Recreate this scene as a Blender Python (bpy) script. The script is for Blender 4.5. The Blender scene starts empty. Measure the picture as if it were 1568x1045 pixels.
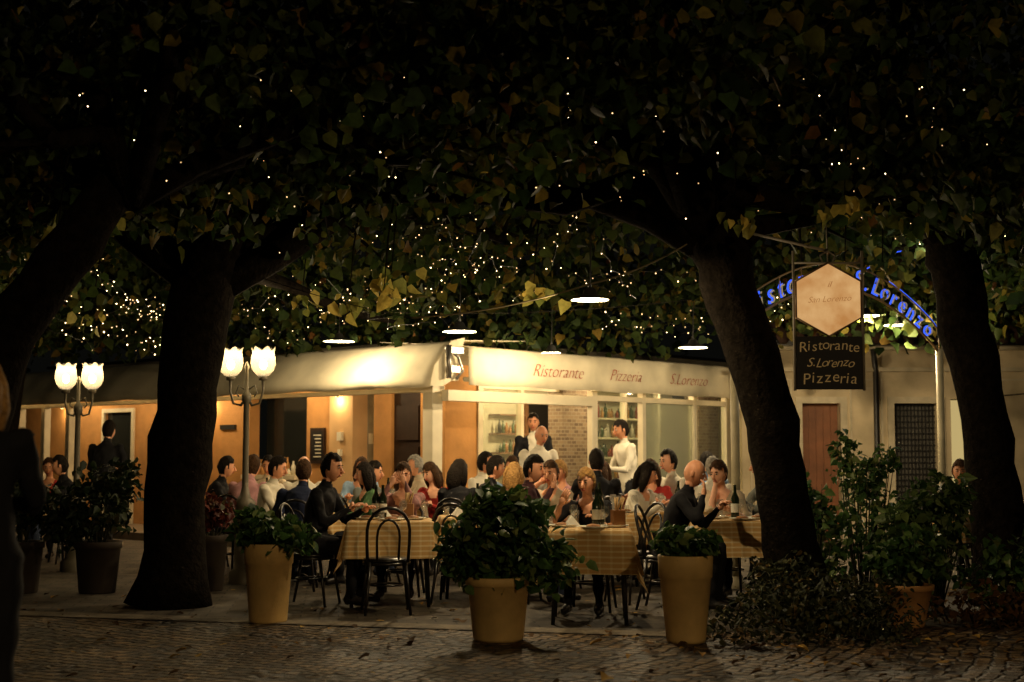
import bpy, math, random
import numpy as np
from mathutils import Vector, Matrix
random.seed(7); rng=np.random.default_rng(7)
sc=bpy.context.scene
sc.view_settings.view_transform='Standard'
try: sc.view_settings.look='None'
except Exception: pass
V=Vector
# ---------------------------------------------------------------- materials
def newmat(name):
    m=bpy.data.materials.new(name); m.use_nodes=True
    nt=m.node_tree; nt.nodes.clear()
    out=nt.nodes.new('ShaderNodeOutputMaterial')
    return m,nt,out
def nosample(m):
    try: m.cycles.emission_sampling='NONE'
    except Exception: pass
    return m
def mat(name,col,rough=.6,metal=0,var=.25,scale=6,bump=0,bscale=None,emit=None,es=0,spec=.4,detail=4):
    m,nt,out=newmat(name); N=nt.nodes; L=nt.links
    p=N.new('ShaderNodeBsdfPrincipled')
    p.inputs['Roughness'].default_value=rough; p.inputs['Metallic'].default_value=metal
    p.inputs['Specular IOR Level'].default_value=spec
    tc=N.new('ShaderNodeTexCoord')
    nz=N.new('ShaderNodeTexNoise'); nz.inputs['Scale'].default_value=scale; nz.inputs['Detail'].default_value=detail
    L.new(tc.outputs['Object'],nz.inputs['Vector'])
    mr=N.new('ShaderNodeMapRange'); mr.inputs['From Min'].default_value=.25; mr.inputs['From Max'].default_value=.75
    mr.inputs['To Min'].default_value=1-var; mr.inputs['To Max'].default_value=1+var
    L.new(nz.outputs['Fac'],mr.inputs['Value'])
    vm=N.new('ShaderNodeVectorMath'); vm.operation='SCALE'; vm.inputs[0].default_value=col[:3]
    L.new(mr.outputs[0],vm.inputs['Scale']); L.new(vm.outputs[0],p.inputs['Base Color'])
    if bump:
        b=N.new('ShaderNodeBump'); b.inputs['Strength'].default_value=bump; b.inputs['Distance'].default_value=.02
        n2=N.new('ShaderNodeTexNoise'); n2.inputs['Scale'].default_value=bscale or scale*4; n2.inputs['Detail'].default_value=6
        L.new(tc.outputs['Object'],n2.inputs['Vector']); L.new(n2.outputs['Fac'],b.inputs['Height']); L.new(b.outputs[0],p.inputs['Normal'])
    if emit:
        p.inputs['Emission Color'].default_value=(*emit,1); p.inputs['Emission Strength'].default_value=es; nosample(m)
    L.new(p.outputs[0],out.inputs[0]); return m
def emat(name,col,s,sample=False):
    m,nt,out=newmat(name)
    e=nt.nodes.new('ShaderNodeEmission'); e.inputs[0].default_value=(*col,1); e.inputs[1].default_value=s
    nt.links.new(e.outputs[0],out.inputs[0])
    if not sample: nosample(m)
    return m
def leafmat(name,stops,trans=.35,rough=.5):
    m,nt,out=newmat(name); N=nt.nodes; L=nt.links
    a=N.new('ShaderNodeAttribute'); a.attribute_name='lv'
    r=N.new('ShaderNodeValToRGB')
    while len(r.color_ramp.elements)<len(stops): r.color_ramp.elements.new(.5)
    for e,(p_,c) in zip(r.color_ramp.elements,stops): e.position=p_; e.color=(*c,1)
    L.new(a.outputs['Fac'],r.inputs[0])
    nz=N.new('ShaderNodeTexNoise'); nz.inputs['Scale'].default_value=30
    tc=N.new('ShaderNodeTexCoord'); L.new(tc.outputs['Object'],nz.inputs['Vector'])
    mr=N.new('ShaderNodeMapRange'); mr.inputs['To Min'].default_value=.5; mr.inputs['To Max'].default_value=1.4
    L.new(nz.outputs['Fac'],mr.inputs['Value'])
    vm=N.new('ShaderNodeVectorMath'); vm.operation='SCALE'; L.new(r.outputs[0],vm.inputs[0]); L.new(mr.outputs[0],vm.inputs['Scale'])
    p=N.new('ShaderNodeBsdfPrincipled'); p.inputs['Roughness'].default_value=rough; p.inputs['Specular IOR Level'].default_value=.25
    t=N.new('ShaderNodeBsdfTranslucent'); mx=N.new('ShaderNodeMixShader'); mx.inputs[0].default_value=trans
    L.new(vm.outputs[0],p.inputs['Base Color']); L.new(vm.outputs[0],t.inputs[0])
    L.new(p.outputs[0],mx.inputs[1]); L.new(t.outputs[0],mx.inputs[2]); L.new(mx.outputs[0],out.inputs[0])
    return m
def glassmat(name,tint=(1,1,1),gl=.12,diff=.0,dcol=(.6,.6,.55)):
    m,nt,out=newmat(name); N=nt.nodes; L=nt.links
    t=N.new('ShaderNodeBsdfTransparent'); t.inputs[0].default_value=(*tint,1)
    g=N.new('ShaderNodeBsdfGlossy'); g.inputs['Roughness'].default_value=.05
    d=N.new('ShaderNodeBsdfDiffuse'); d.inputs[0].default_value=(*dcol,1)
    m1=N.new('ShaderNodeMixShader'); m1.inputs[0].default_value=gl
    m2=N.new('ShaderNodeMixShader'); m2.inputs[0].default_value=diff
    L.new(t.outputs[0],m1.inputs[1]); L.new(g.outputs[0],m1.inputs[2])
    L.new(m1.outputs[0],m2.inputs[1]); L.new(d.outputs[0],m2.inputs[2]); L.new(m2.outputs[0],out.inputs[0]); return m

# ---------------------------------------------------------------- mesh builder
class MB:
    def __init__(s): s.v=[];s.f=[];s.m=[];s.sm=[]
    def add(s,vs,fs,mi=0,smooth=False):
        o=len(s.v)
        s.v.extend([tuple(p) for p in vs]); s.f.extend([tuple(i+o for i in f) for f in fs])
        s.m.extend([mi]*len(fs)); s.sm.extend([smooth]*len(fs))
    def box(s,x0,x1,y0,y1,z0,z1,mi=0):
        vs=[(x,y,z) for z in (z0,z1) for y in (y0,y1) for x in (x0,x1)]
        s.add(vs,[(0,2,3,1),(4,5,7,6),(0,1,5,4),(2,6,7,3),(0,4,6,2),(1,3,7,5)],mi)
    def loft(s,pts,rx,ry=None,n=10,mi=0,xax=None,smooth=True,cap=True):
        ry=ry or rx; pts=[V(p) for p in pts]; vs=[];fs=[]
        prev=None
        for i,p in enumerate(pts):
            a=pts[max(i-1,0)]; b=pts[min(i+1,len(pts)-1)]; t=(b-a)
            t=t.normalized() if t.length>1e-9 else V((0,0,1))
            ref=V(xax) if xax is not None else (prev if prev is not None else (V((1,0,0)) if abs(t.x)<.9 else V((0,1,0))))
            x=(ref-t*ref.dot(t)).normalized(); prev=x; y=t.cross(x)
            for k in range(n):
                c=2*math.pi*k/n; vs.append(p+x*(math.cos(c)*rx[i])+y*(math.sin(c)*ry[i]))
        for i in range(len(pts)-1):
            for k in range(n):
                k2=(k+1)%n; fs.append((i*n+k,i*n+k2,(i+1)*n+k2,(i+1)*n+k))
        if cap: fs.append(tuple(range(n-1,-1,-1))); fs.append(tuple((len(pts)-1)*n+k for k in range(n)))
        s.add(vs,fs,mi,smooth)
    def tube(s,pts,r,n=8,mi=0,smooth=True):
        if not isinstance(r,(list,tuple)): r=[r]*len(pts)
        s.loft(pts,list(r),None,n,mi,None,smooth)
    def lathe(s,prof,c=(0,0,0),n=20,mi=0,smooth=True,fn=None,zfn=None):
        vs=[];fs=[]
        for r,z in prof:
            for k in range(n):
                a=2*math.pi*k/n; rr=r*(fn(a,z) if fn else 1)
                vs.append((c[0]+rr*math.cos(a),c[1]+rr*math.sin(a),c[2]+z+(zfn(a,z) if zfn else 0)))
        for i in range(len(prof)-1):
            for k in range(n):
                k2=(k+1)%n; fs.append((i*n+k,i*n+k2,(i+1)*n+k2,(i+1)*n+k))
        s.add(vs,fs,mi,smooth)
    def ball(s,c,rx,ry=None,rz=None,n=12,m=8,mi=0,R=None,fn=None,keep=None):
        ry=ry or rx; rz=rz or rx; vs=[];fs=[];dirs=[]
        for i in range(m+1):
            th=math.pi*i/m
            for k in range(n):
                a=2*math.pi*k/n; d=V((math.sin(th)*math.cos(a),math.sin(th)*math.sin(a),math.cos(th))); dirs.append(d)
                q=V((d.x*rx,d.y*ry,d.z*rz))
                if fn: q=fn(d,q)
                if R is not None: q=R@q
                vs.append(q+V(c))
        for i in range(m):
            for k in range(n):
                k2=(k+1)%n; f=(i*n+k,(i+1)*n+k,(i+1)*n+k2,i*n+k2)
                if keep:
                    dd=(dirs[f[0]]+dirs[f[1]]+dirs[f[2]]+dirs[f[3]])/4
                    if not keep(dd): continue
                fs.append(f)
        s.add(vs,fs,mi,True)
    def obj(s,name,mats,parent=None,bevel=0):
        me=bpy.data.meshes.new(name); me.from_pydata(s.v,[],s.f)
        for m in mats: me.materials.append(m)
        me.polygons.foreach_set('material_index',s.m); me.polygons.foreach_set('use_smooth',s.sm); me.update()
        o=bpy.data.objects.new(name,me); sc.collection.objects.link(o)
        if parent: o.parent=parent
        if bevel:
            b=o.modifiers.new('bevel','BEVEL'); b.width=bevel; b.segments=2; b.limit_method='ANGLE'
        return o
def empty(name,loc=(0,0,0)):
    o=bpy.data.objects.new(name,None); o.location=loc; o.empty_display_size=.2; sc.collection.objects.link(o); return o
def plight(name,loc,P,col=(1,.76,.4),r=.04,parent=None):
    l=bpy.data.lights.new(name,'POINT'); l.energy=P; l.color=col; l.shadow_soft_size=r
    o=bpy.data.objects.new(name,l); o.location=loc; sc.collection.objects.link(o)
    if parent: o.parent=parent
    return o
def dup(o,name,loc,rot=0,sc_=1):
    q=bpy.data.objects.new(name,o.data); q.location=loc; q.rotation_euler=(0,0,rot); q.scale=(sc_,)*3
    sc.collection.objects.link(q); return q
def text(name,body,size,M,mats,parent=None,ext=.002,shear=.0,off=0,align='CENTER'):
    c=bpy.data.curves.new(name,'FONT'); c.body=body; c.size=size; c.extrude=ext; c.shear=shear; c.offset=off
    c.align_x=align; c.align_y='CENTER'; c.resolution_u=3
    o=bpy.data.objects.new(name,c); sc.collection.objects.link(o); c.materials.append(mats)
    if parent: o.parent=parent
    o.matrix_world=M
    return o

# ---------------------------------------------------------------- leaves
LT=np.array([(0,0,0),(.36,.0,.05),(.52,.38,.07),(.28,.78,.0),(0,1.12,-.14),(-.26,.8,0),(-.5,.42,.07),(-.36,.02,.05),(0,.5,-.04)],float)
LF=np.array([(0,1,2,8),(8,2,3,4),(8,4,5,6),(0,8,6,7)])
def leaves(name,P,size,mat_,parent=None,droop=.6,narrow=1.0,lv=None,flat=None):
    P=np.asarray(P,float); n=len(P)
    sz=size*rng.uniform(.5,1.35,n)
    az=rng.uniform(0,2*np.pi,n)
    d=np.stack([np.cos(az),np.sin(az),-droop*1.4+rng.normal(0,.5,n)],1)
    if flat: d[:,2]=rng.normal(0,.08,n)
    d/=np.linalg.norm(d,axis=1)[:,None]
    nr=rng.normal(0,.8,(n,3)); nr[:,2]+=(.6 if not flat else 6)
    nr-=d*(nr*d).sum(1)[:,None]; nr/=np.linalg.norm(nr,axis=1)[:,None]
    x=np.cross(d,nr)
    T=LT.copy(); T[:,0]*=narrow
    curl=rng.uniform(.4,2.8,n)
    vs=P[:,None,:]+sz[:,None,None]*(T[None,:,0,None]*x[:,None,:]+T[None,:,1,None]*d[:,None,:]+(T[None,:,2]*curl[:,None])[:,:,None]*nr[:,None,:])
    vs=vs.reshape(-1,3)
    fs=(LF[None]+9*np.arange(n)[:,None,None]).reshape(-1,4)
    me=bpy.data.meshes.new(name)
    me.vertices.add(len(vs)); me.vertices.foreach_set('co',vs.ravel())
    me.loops.add(fs.size); me.loops.foreach_set('vertex_index',fs.ravel().astype(np.int32))
    me.polygons.add(len(fs)); me.polygons.foreach_set('loop_start',np.arange(0,fs.size,4,dtype=np.int32))
    try: me.polygons.foreach_set('loop_total',np.full(len(fs),4,dtype=np.int32))
    except Exception: pass
    me.materials.append(mat_)
    a=me.attributes.new('lv','FLOAT','FACE')
    lvv=rng.uniform(0,1,n) if lv is None else lv
    a.data.foreach_set('value',np.repeat(lvv,4).astype(np.float32))
    me.update(calc_edges=True); me.validate()
    o=bpy.data.objects.new(name,me); sc.collection.objects.link(o)
    if parent: o.parent=parent
    return o

GREEN=[(0,(.012,.026,.007)),(.35,(.03,.055,.012)),(.65,(.05,.072,.015)),(.85,(.09,.095,.018)),(.96,(.2,.15,.026)),(1,(.14,.06,.015))]
mleaf=leafmat('canopy_leaf',GREEN,.45,.65)
mplant=leafmat('plant_leaf',[(0,(.018,.05,.012)),(.5,(.05,.11,.028)),(.85,(.11,.18,.05)),(1,(.2,.22,.07))],.25,.45)
mred=leafmat('red_leaf',[(0,(.05,.012,.01)),(.6,(.14,.03,.02)),(1,(.05,.06,.02))],.25,.45)
mdead=leafmat('fallen_leaf',[(0,(.05,.025,.008)),(.6,(.16,.08,.02)),(.85,(.4,.22,.04)),(1,(.6,.38,.08))],.1,.85)
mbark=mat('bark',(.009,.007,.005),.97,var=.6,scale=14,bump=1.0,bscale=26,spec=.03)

# ---------------------------------------------------------------- ground
def ground():
    m,nt,out=newmat('cobblestone'); N=nt.nodes; L=nt.links
    tc=N.new('ShaderNodeTexCoord'); mp=N.new('ShaderNodeMapping'); mp.inputs['Rotation'].default_value=(0,0,.5); L.new(tc.outputs['Object'],mp.inputs[0])
    nz0=N.new('ShaderNodeTexNoise'); nz0.inputs['Scale'].default_value=.35; nz0.inputs['Detail'].default_value=0; L.new(mp.outputs[0],nz0.inputs['Vector'])
    va=N.new('ShaderNodeVectorMath'); va.operation='SCALE'; va.inputs['Scale'].default_value=.6; L.new(nz0.outputs['Color'],va.inputs[0])
    vb=N.new('ShaderNodeVectorMath'); L.new(mp.outputs[0],vb.inputs[0]); L.new(va.outputs[0],vb.inputs[1])
    vo=N.new('ShaderNodeTexVoronoi'); vo.feature='DISTANCE_TO_EDGE'; vo.inputs['Scale'].default_value=9.5; vo.inputs['Randomness'].default_value=.4
    vc=N.new('ShaderNodeTexVoronoi'); vc.inputs['Scale'].default_value=9.5; vc.inputs['Randomness'].default_value=.4
    L.new(vb.outputs[0],vo.inputs['Vector']); L.new(vb.outputs[0],vc.inputs['Vector'])
    r=N.new('ShaderNodeMapRange'); r.inputs['From Min'].default_value=.02; r.inputs['From Max'].default_value=.18; L.new(vo.outputs['Distance'],r.inputs['Value'])
    sep=N.new('ShaderNodeSeparateColor'); L.new(vc.outputs['Color'],sep.inputs[0])
    cr=N.new('ShaderNodeValToRGB'); cr.color_ramp.elements[0].color=(.07,.048,.026,1); cr.color_ramp.elements[1].color=(.27,.175,.085,1)
    L.new(sep.outputs[0],cr.inputs[0])
    mx=N.new('ShaderNodeMix'); mx.data_type='RGBA'; mx.inputs['A'].default_value=(.012,.008,.005,1)
    L.new(r.outputs[0],mx.inputs['Factor']); L.new(cr.outputs[0],mx.inputs['B'])
    n3=N.new('ShaderNodeTexNoise'); n3.inputs['Scale'].default_value=1.3; n3.inputs['Detail'].default_value=5; L.new(tc.outputs['Object'],n3.inputs['Vector'])
    mr=N.new('ShaderNodeMapRange'); mr.inputs['From Min'].default_value=.3; mr.inputs['From Max'].default_value=.7; mr.inputs['To Min'].default_value=.45; mr.inputs['To Max'].default_value=1.25
    L.new(n3.outputs['Fac'],mr.inputs['Value'])
    vm=N.new('ShaderNodeVectorMath'); vm.operation='SCALE'; L.new(mx.outputs['Result'],vm.inputs[0]); L.new(mr.outputs[0],vm.inputs['Scale'])
    p=N.new('ShaderNodeBsdfPrincipled'); p.inputs['Roughness'].default_value=.6; p.inputs['Specular IOR Level'].default_value=.3
    L.new(vm.outputs[0],p.inputs['Base Color'])
    n4=N.new('ShaderNodeTexNoise'); n4.inputs['Scale'].default_value=60; L.new(tc.outputs['Object'],n4.inputs['Vector'])
    ad=N.new('ShaderNodeMath'); ad.operation='MULTIPLY_ADD'; ad.inputs[1].default_value=.3; L.new(n4.outputs['Fac'],ad.inputs[0]); L.new(r.outputs[0],ad.inputs[2])
    b=N.new('ShaderNodeBump'); b.inputs['Strength'].default_value=1.0; b.inputs['Distance'].default_value=.025; L.new(ad.outputs[0],b.inputs['Height']); L.new(b.outputs[0],p.inputs['Normal'])
    L.new(p.outputs[0],out.inputs[0])
    g=MB(); g.add([(-150,-60,0),(150,-60,0),(150,200,0),(-150,200,0)],[(0,1,2,3)]); g.obj('cobblestone_ground',[m])
    m2,nt,out=newmat('paving'); N=nt.nodes; L=nt.links
    tc=N.new('ShaderNodeTexCoord'); br=N.new('ShaderNodeTexBrick'); br.inputs['Scale'].default_value=1.6
    br.inputs['Color1'].default_value=(.075,.06,.043,1); br.inputs['Color2'].default_value=(.1,.082,.06,1); br.inputs['Mortar'].default_value=(.02,.016,.012,1); br.inputs['Mortar Size'].default_value=.012
    mp=N.new('ShaderNodeMapping'); mp.inputs['Rotation'].default_value=(0,0,-.12); L.new(tc.outputs['Object'],mp.inputs[0]); L.new(mp.outputs[0],br.inputs['Vector'])
    nz=N.new('ShaderNodeTexNoise'); nz.inputs['Scale'].default_value=3; nz.inputs['Detail'].default_value=8; L.new(tc.outputs['Object'],nz.inputs['Vector'])
    mr=N.new('ShaderNodeMapRange'); mr.inputs['From Min'].default_value=.3; mr.inputs['From Max'].default_value=.7; mr.inputs['To Min'].default_value=.4; mr.inputs['To Max'].default_value=1.3; L.new(nz.outputs['Fac'],mr.inputs['Value'])
    vm=N.new('ShaderNodeVectorMath'); vm.operation='SCALE'; L.new(br.outputs['Color'],vm.inputs[0]); L.new(mr.outputs[0],vm.inputs['Scale'])
    p=N.new('ShaderNodeBsdfPrincipled'); p.inputs['Roughness'].default_value=.75; p.inputs['Specular IOR Level'].default_value=.3; L.new(vm.outputs[0],p.inputs['Base Color'])
    b=N.new('ShaderNodeBump'); b.inputs['Strength'].default_value=.5; b.inputs['Distance'].default_value=.01; L.new(nz.outputs['Fac'],b.inputs['Height']); L.new(b.outputs[0],p.inputs['Normal'])
    L.new(p.outputs[0],out.inputs[0])
    g=MB(); g.add([(-9,13.6,.004),(1.3,10.9,.004),(9,12.2,.004),(14,25,.004),(-14,25,.004)],[(0,1,2,3,4)]); g.obj('patio_paving',[m2])
    g=MB(); g.add([(-9,13.3,.008),(1.3,10.6,.008),(1.3,10.9,.008),(-9,13.6,.008)],[(0,1,2,3)]); g.obj('stone_edging_strip',[mat('edging',(.15,.12,.08),.8,scale=5,var=.6,bump=.5)])
ground()
P=np.stack([rng.uniform(-5,6,330),rng.uniform(8,14.5,330),np.full(330,.015)],1)
leaves('fallen_leaves',P,.055,mdead,flat=True)
P=np.stack([rng.normal(2.3,1.2,140),rng.normal(9.9,.6,140),np.full(140,.02)],1)
leaves('fallen_leaves',P,.07,mdead,flat=True)

# ---------------------------------------------------------------- trees
def zmin(y): return 3.12 if y<12.5 else (3.12-(y-12.5)*.065 if y<18 else 2.78)
def crown(cents,per,sig,zs=.5):
    C=np.repeat(np.array(cents),per,0); P=C+rng.normal(0,1,C.shape)*np.array([sig,sig,sig*zs])
    zm=np.array([zmin(y) for y in P[:,1]]); low=P[:,2]<zm
    P[low,2]=zm[low]+np.abs(P[low,2]-zm[low])*.6
    # the entrance arch is kept clear of leaves
    arch=(P[:,0]>1.9)&(P[:,0]<5.3)&(P[:,1]>11.6)&(P[:,1]<17.2)&(P[:,2]<3.35)
    return P[(P[:,1]>6.6)&~arch]
def tree(name,trunk,radii,nl,reach,nclu,per,sig=.33,extra=[],zt=(3.4,5.8),sz=.12):
    e=empty(name,trunk[0]); off=-V(trunk[0]); b=MB()
    pts=[];rs=[]
    tv=[V(p) for p in trunk]
    for i in range(len(tv)-1):
        for k in range(4):
            t=k/4; pts.append(tv[i].lerp(tv[i+1],t)+V((random.gauss(0,.014),random.gauss(0,.014),0))); rs.append((radii[i]*(1-t)+radii[i+1]*t)*random.uniform(.95,1.06))
    pts.append(tv[-1]); rs.append(radii[-1])
    rs[0]*=1.35; rs[1]*=1.1
    b.tube(pts,rs,n=16); 
    F=tv[-1]; cents=[]
    for L_ in extra:
        b.tube(L_[0],L_[1],n=8); cents+= [V(p)+V((0,0,.25)) for p in L_[0][2:]]
    for k in range(nl):
        az=2*math.pi*(k+random.uniform(-.3,.3))/nl; ln=reach*random.uniform(.65,1.1); ze=random.uniform(*zt)
        p=[F-V((0,0,.25))]; 
        for i in range(1,7):
            t=i/6; q=F+V((math.cos(az)*ln*t,math.sin(az)*ln*t,(ze-F.z)*t**.7)); q+=V((random.gauss(0,.1),random.gauss(0,.1),random.gauss(0,.08))); p.append(q)
        b.tube(p,[radii[-1]*.62*(1-i/7.5) for i in range(7)],n=8)
        for i in range(2,7):
            for j in range(nclu):
                a2=az+random.uniform(-1.4,1.4); l2=random.uniform(.4,1.5)
                q=p[i]+V((math.cos(a2)*l2,math.sin(a2)*l2,random.uniform(-.45,1.0)))
                b.tube([p[i],p[i].lerp(q,.5)+V((0,0,random.uniform(-.1,.15))),q],[.03,.018,.006],n=5)
                cents.append(q); cents.append(p[i].lerp(q,.6))
    b.v=[tuple(V(v)+off) for v in b.v]
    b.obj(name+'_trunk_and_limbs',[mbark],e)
    P=crown([tuple(c) for c in cents],per,sig)
    leaves(name+'_crown',P+np.array(off),sz,mleaf,e)
    return cents
tree('linden_tree',[(-3.05,12.8,0),(-3.0,12.8,1.0),(-2.93,12.8,1.95),(-2.76,12.8,3.1),(-2.6,12.8,3.5)],[.29,.28,.27,.31,.26],8,3.6,4,34,sz=.11,
     extra=[([(-2.75,12.8,2.85),(-2.2,12.9,3.15),(-1.6,13,3.55),(-.9,13.1,3.95)],[.2,.16,.12,.07]),
            ([(-2.8,12.9,2.9),(-2.75,14.2,3.2),(-2.5,15.6,3.22),(-1.9,16.4,2.98),(-1.3,16.9,2.9)],[.14,.1,.075,.05,.02]),
            ([(-2.8,12.8,2.9),(-3.3,12.7,3.25),(-3.9,12.5,3.7),(-4.6,12.4,4.2)],[.2,.17,.12,.08])])
tree('linden_tree',[(2.42,12,0),(2.3,12,.8),(2.19,12,1.6),(1.98,12,2.35),(1.78,12,2.97),(1.55,12,3.6)],[.25,.22,.225,.23,.24,.22],8,3.6,4,34,sz=.11,
     extra=[([(1.75,12,3.0),(2.1,12.1,3.3),(2.6,12.3,3.4),(3.3,12.5,3.6)],[.15,.1,.07,.04]),
            ([(1.7,12,3.1),(1.2,12.2,3.4),(.5,12.5,3.7),(-.2,12.6,4.0)],[.17,.13,.1,.05])])
tree('linden_tree',[(4.82,14,0),(4.72,14,1),(4.6,14,1.96),(4.38,14,3.2),(4.3,14,3.6)],[.27,.24,.23,.25,.2],7,3.4,4,30,sz=.11)
tree('linden_tree',[(-4.0,10,0),(-3.85,10,1.2),(-3.55,10,2.2),(-3.1,10,2.85),(-2.7,10,3.4)],[.24,.22,.2,.18,.15],6,2.6,3,32,sz=.1)
tree('linden_tree',[(-7.1,19.5,0),(-7,19.5,1.5),(-6.8,19.4,3.0)],[.25,.22,.2],7,3.2,4,32,zt=(3.2,5.5))
tree('linden_tree',[(7.4,17.5,0),(7.3,17.5,1.5),(7.1,17.4,3.2)],[.25,.22,.2],6,3.4,4,28,zt=(3.3,5.5))
cs=[(random.uniform(-9,9),random.uniform(15,20),random.uniform(3.2,6.5)) for _ in range(190)]
leaves('background_foliage',crown(cs,40,.45,.6),.12,mleaf)
cs=[(random.uniform(-7.5,3),random.uniform(18.6,21.5),random.uniform(2.95,3.9)) for _ in range(110)]+[(random.uniform(2.5,9),random.uniform(17.5,20.5),random.uniform(3.1,4.4)) for _ in range(80)]
leaves('background_foliage',crown(cs,42,.4,.45),.12,mleaf)
cs=[(random.uniform(-14,13),random.uniform(26,32),random.uniform(3.8,10)) for _ in range(170)]
leaves('background_foliage',crown(cs,30,.7,.7),.22,mleaf)
cs=[(random.uniform(-6,6),random.uniform(8.5,12),random.uniform(3.7,5.2)) for _ in range(75)]
leaves('overhanging_foliage',crown(cs,28,.35,.5),.09,mleaf)
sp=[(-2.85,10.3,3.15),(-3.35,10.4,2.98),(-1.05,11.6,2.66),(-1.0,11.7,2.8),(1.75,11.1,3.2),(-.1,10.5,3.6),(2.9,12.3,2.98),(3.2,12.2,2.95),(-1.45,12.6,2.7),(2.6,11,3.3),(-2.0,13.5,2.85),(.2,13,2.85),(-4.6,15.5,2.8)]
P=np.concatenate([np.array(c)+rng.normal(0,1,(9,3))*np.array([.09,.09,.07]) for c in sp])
leaves('leaf_sprays',P,.11,leafmat('lamplit_leaf',[(0,(.08,.12,.025)),(.5,(.28,.26,.06)),(1,(.55,.4,.08))],.4),droop=1.1)  # brighter yellow colour paints lamplight into these near leaf bunches
b=MB()
for c in sp:
    b.tube([(c[0],c[1],c[2]+.05),(c[0]+.03,c[1]+.05,c[2]+.5),(c[0]+.1,c[1]+.15,c[2]+1.1)],[.004,.008,.014],n=5)
b.obj('leaf_twigs',[mbark])

# ---------------------------------------------------------------- restaurant
C0=V((-.85,18,0)); ANG=math.atan2(.738,.675)
mwhite=mat('white_frame',(.7,.63,.46),.45,var=.12,scale=4)
mcloth=mat('awning_cloth',(.78,.7,.5),.85,var=.2,scale=2.2,bump=.25,bscale=5)
morange=mat('orange_plaster',(.52,.26,.085),.85,var=.2,scale=3,bump=.2)
mpeach=mat('peach_plaster',(.62,.4,.2),.85,var=.12,scale=3)
mcream=mat('cream_plaster',(.62,.58,.42),.8,var=.12,scale=2)
mgrey=mat('grey_wall',(.34,.32,.25),.8)
mdoor=mat('dark_door',(.03,.015,.009),.45,scale=9)
mglassd=mat('dark_glass',(.02,.022,.02),.08,var=.1)
mstone=mat('deck_floor',(.2,.15,.1),.6)
mglass=glassmat('window_glass',(.95,.98,.95),.08,.04)
mreflglass=glassmat('reflection_tinted_glass',(.9,.95,.88),.12,.45,(.5,.5,.38))  # pale grey-green diffuse share paints a reflection into the pane
mmetal=mat('metal',(.3,.28,.25),.35,metal=.8)
mdark=mat('black_metal',(.012,.011,.01),.4,spec=.5)
mlampw=emat('ceiling_lamp_glow',(1,.8,.5),6)
mbw=mat('board_white',(.8,.76,.62),.6)
def brickmat():
    m,nt,out=newmat('brick'); N=nt.nodes; L=nt.links
    tc=N.new('ShaderNodeTexCoord'); sp_=N.new('ShaderNodeSeparateXYZ'); L.new(tc.outputs['Object'],sp_.inputs[0])
    ad=N.new('ShaderNodeMath'); L.new(sp_.outputs[0],ad.inputs[0]); L.new(sp_.outputs[1],ad.inputs[1])
    cb=N.new('ShaderNodeCombineXYZ'); L.new(ad.outputs[0],cb.inputs[0]); L.new(sp_.outputs[2],cb.inputs[1])
    br=N.new('ShaderNodeTexBrick'); br.inputs['Scale'].default_value=4.5; br.inputs['Color1'].default_value=(.1,.065,.04,1); br.inputs['Color2'].default_value=(.22,.16,.1,1); br.inputs['Mortar'].default_value=(.24,.2,.14,1); br.inputs['Mortar Size'].default_value=.03
    L.new(cb.outputs[0],br.inputs['Vector'])
    p=N.new('ShaderNodeBsdfPrincipled'); p.inputs['Roughness'].default_value=.9; L.new(br.outputs[0],p.inputs['Base Color']); L.new(p.outputs[0],out.inputs[0]); return m
mbrick=brickmat()
R=empty('restaurant_building',C0); R.rotation_euler=(0,0,ANG)
def part(mb,name,mats,bevel=0): return mb.obj(name,mats,R,bevel)
b=MB(); b.box(-.1,12,-.1,14,.0,.12); part(b,'deck_floor',[mstone])
b=MB(); b.box(.1,12,.1,14,2.62,2.74,0); b.box(2.6,12,2.6,14,2.74,3.1,1); b.box(2.5,12.2,2.5,14.2,3.1,3.15,2); part(b,'roof_and_upper_wall',[mcream,mat('upper_plaster',(.42,.37,.28),.9,var=.3,scale=1.5),mdark])
b=MB()
b.box(-.09,.09,.13,.31,.12,2.3); b.box(-.12,.12,.10,.34,.12,.32); b.box(-.11,.11,.11,.33,2.12,2.22)
for a,w in ((2.95,.06),(4.1,.04),(5.4,.04),(6.3,.06)): b.box(a-w,a+w,-.05,.05,.12,2.24)
for q in (8.95,9.75,10.6): b.box(-.06,.06,q-.06,q+.06,.12,2.24)
b.box(.0,2.89,-.06,.06,2.02,2.16); b.box(3.01,6.24,-.045,.045,2.1,2.18); b.box(-.055,.055,.34,8.89,2.14,2.2); b.box(-.055,.055,9.01,11,2.14,2.2)
b.box(3.01,6.24,-.03,.03,.12,.5)
part(b,'white_frame_posts_and_beams',[mwhite],.006)
def cloth(a0,a1,prof,axis,name,amp=.012):
    n=60; b=MB(); vs=[];fs=[]; ph=[random.uniform(0,6) for _ in range(4)]
    for i in range(n+1):
        t=a0+(a1-a0)*i/n
        for j,(o,z) in enumerate(prof):
            w=amp*(math.sin(t*3.1+ph[0])+.6*math.sin(t*7.3+ph[1]+j*.7)+.3*math.sin(t*17+ph[2]))*(1 if j else .6)
            zz=z-(.02*abs(math.sin(t*2.2+ph[3])) if j==0 else 0)
            vs.append((t,o+w,zz) if axis=='x' else (o+w,t,zz))
    m=len(prof)
    for i in range(n):
        for j in range(m-1): fs.append((i*m+j,(i+1)*m+j,(i+1)*m+j+1,i*m+j+1))
    b.add(vs,fs,0,True); o=part(b,name,[mcloth]); s=o.modifiers.new('thick','SOLIDIFY'); s.thickness=.006
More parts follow.
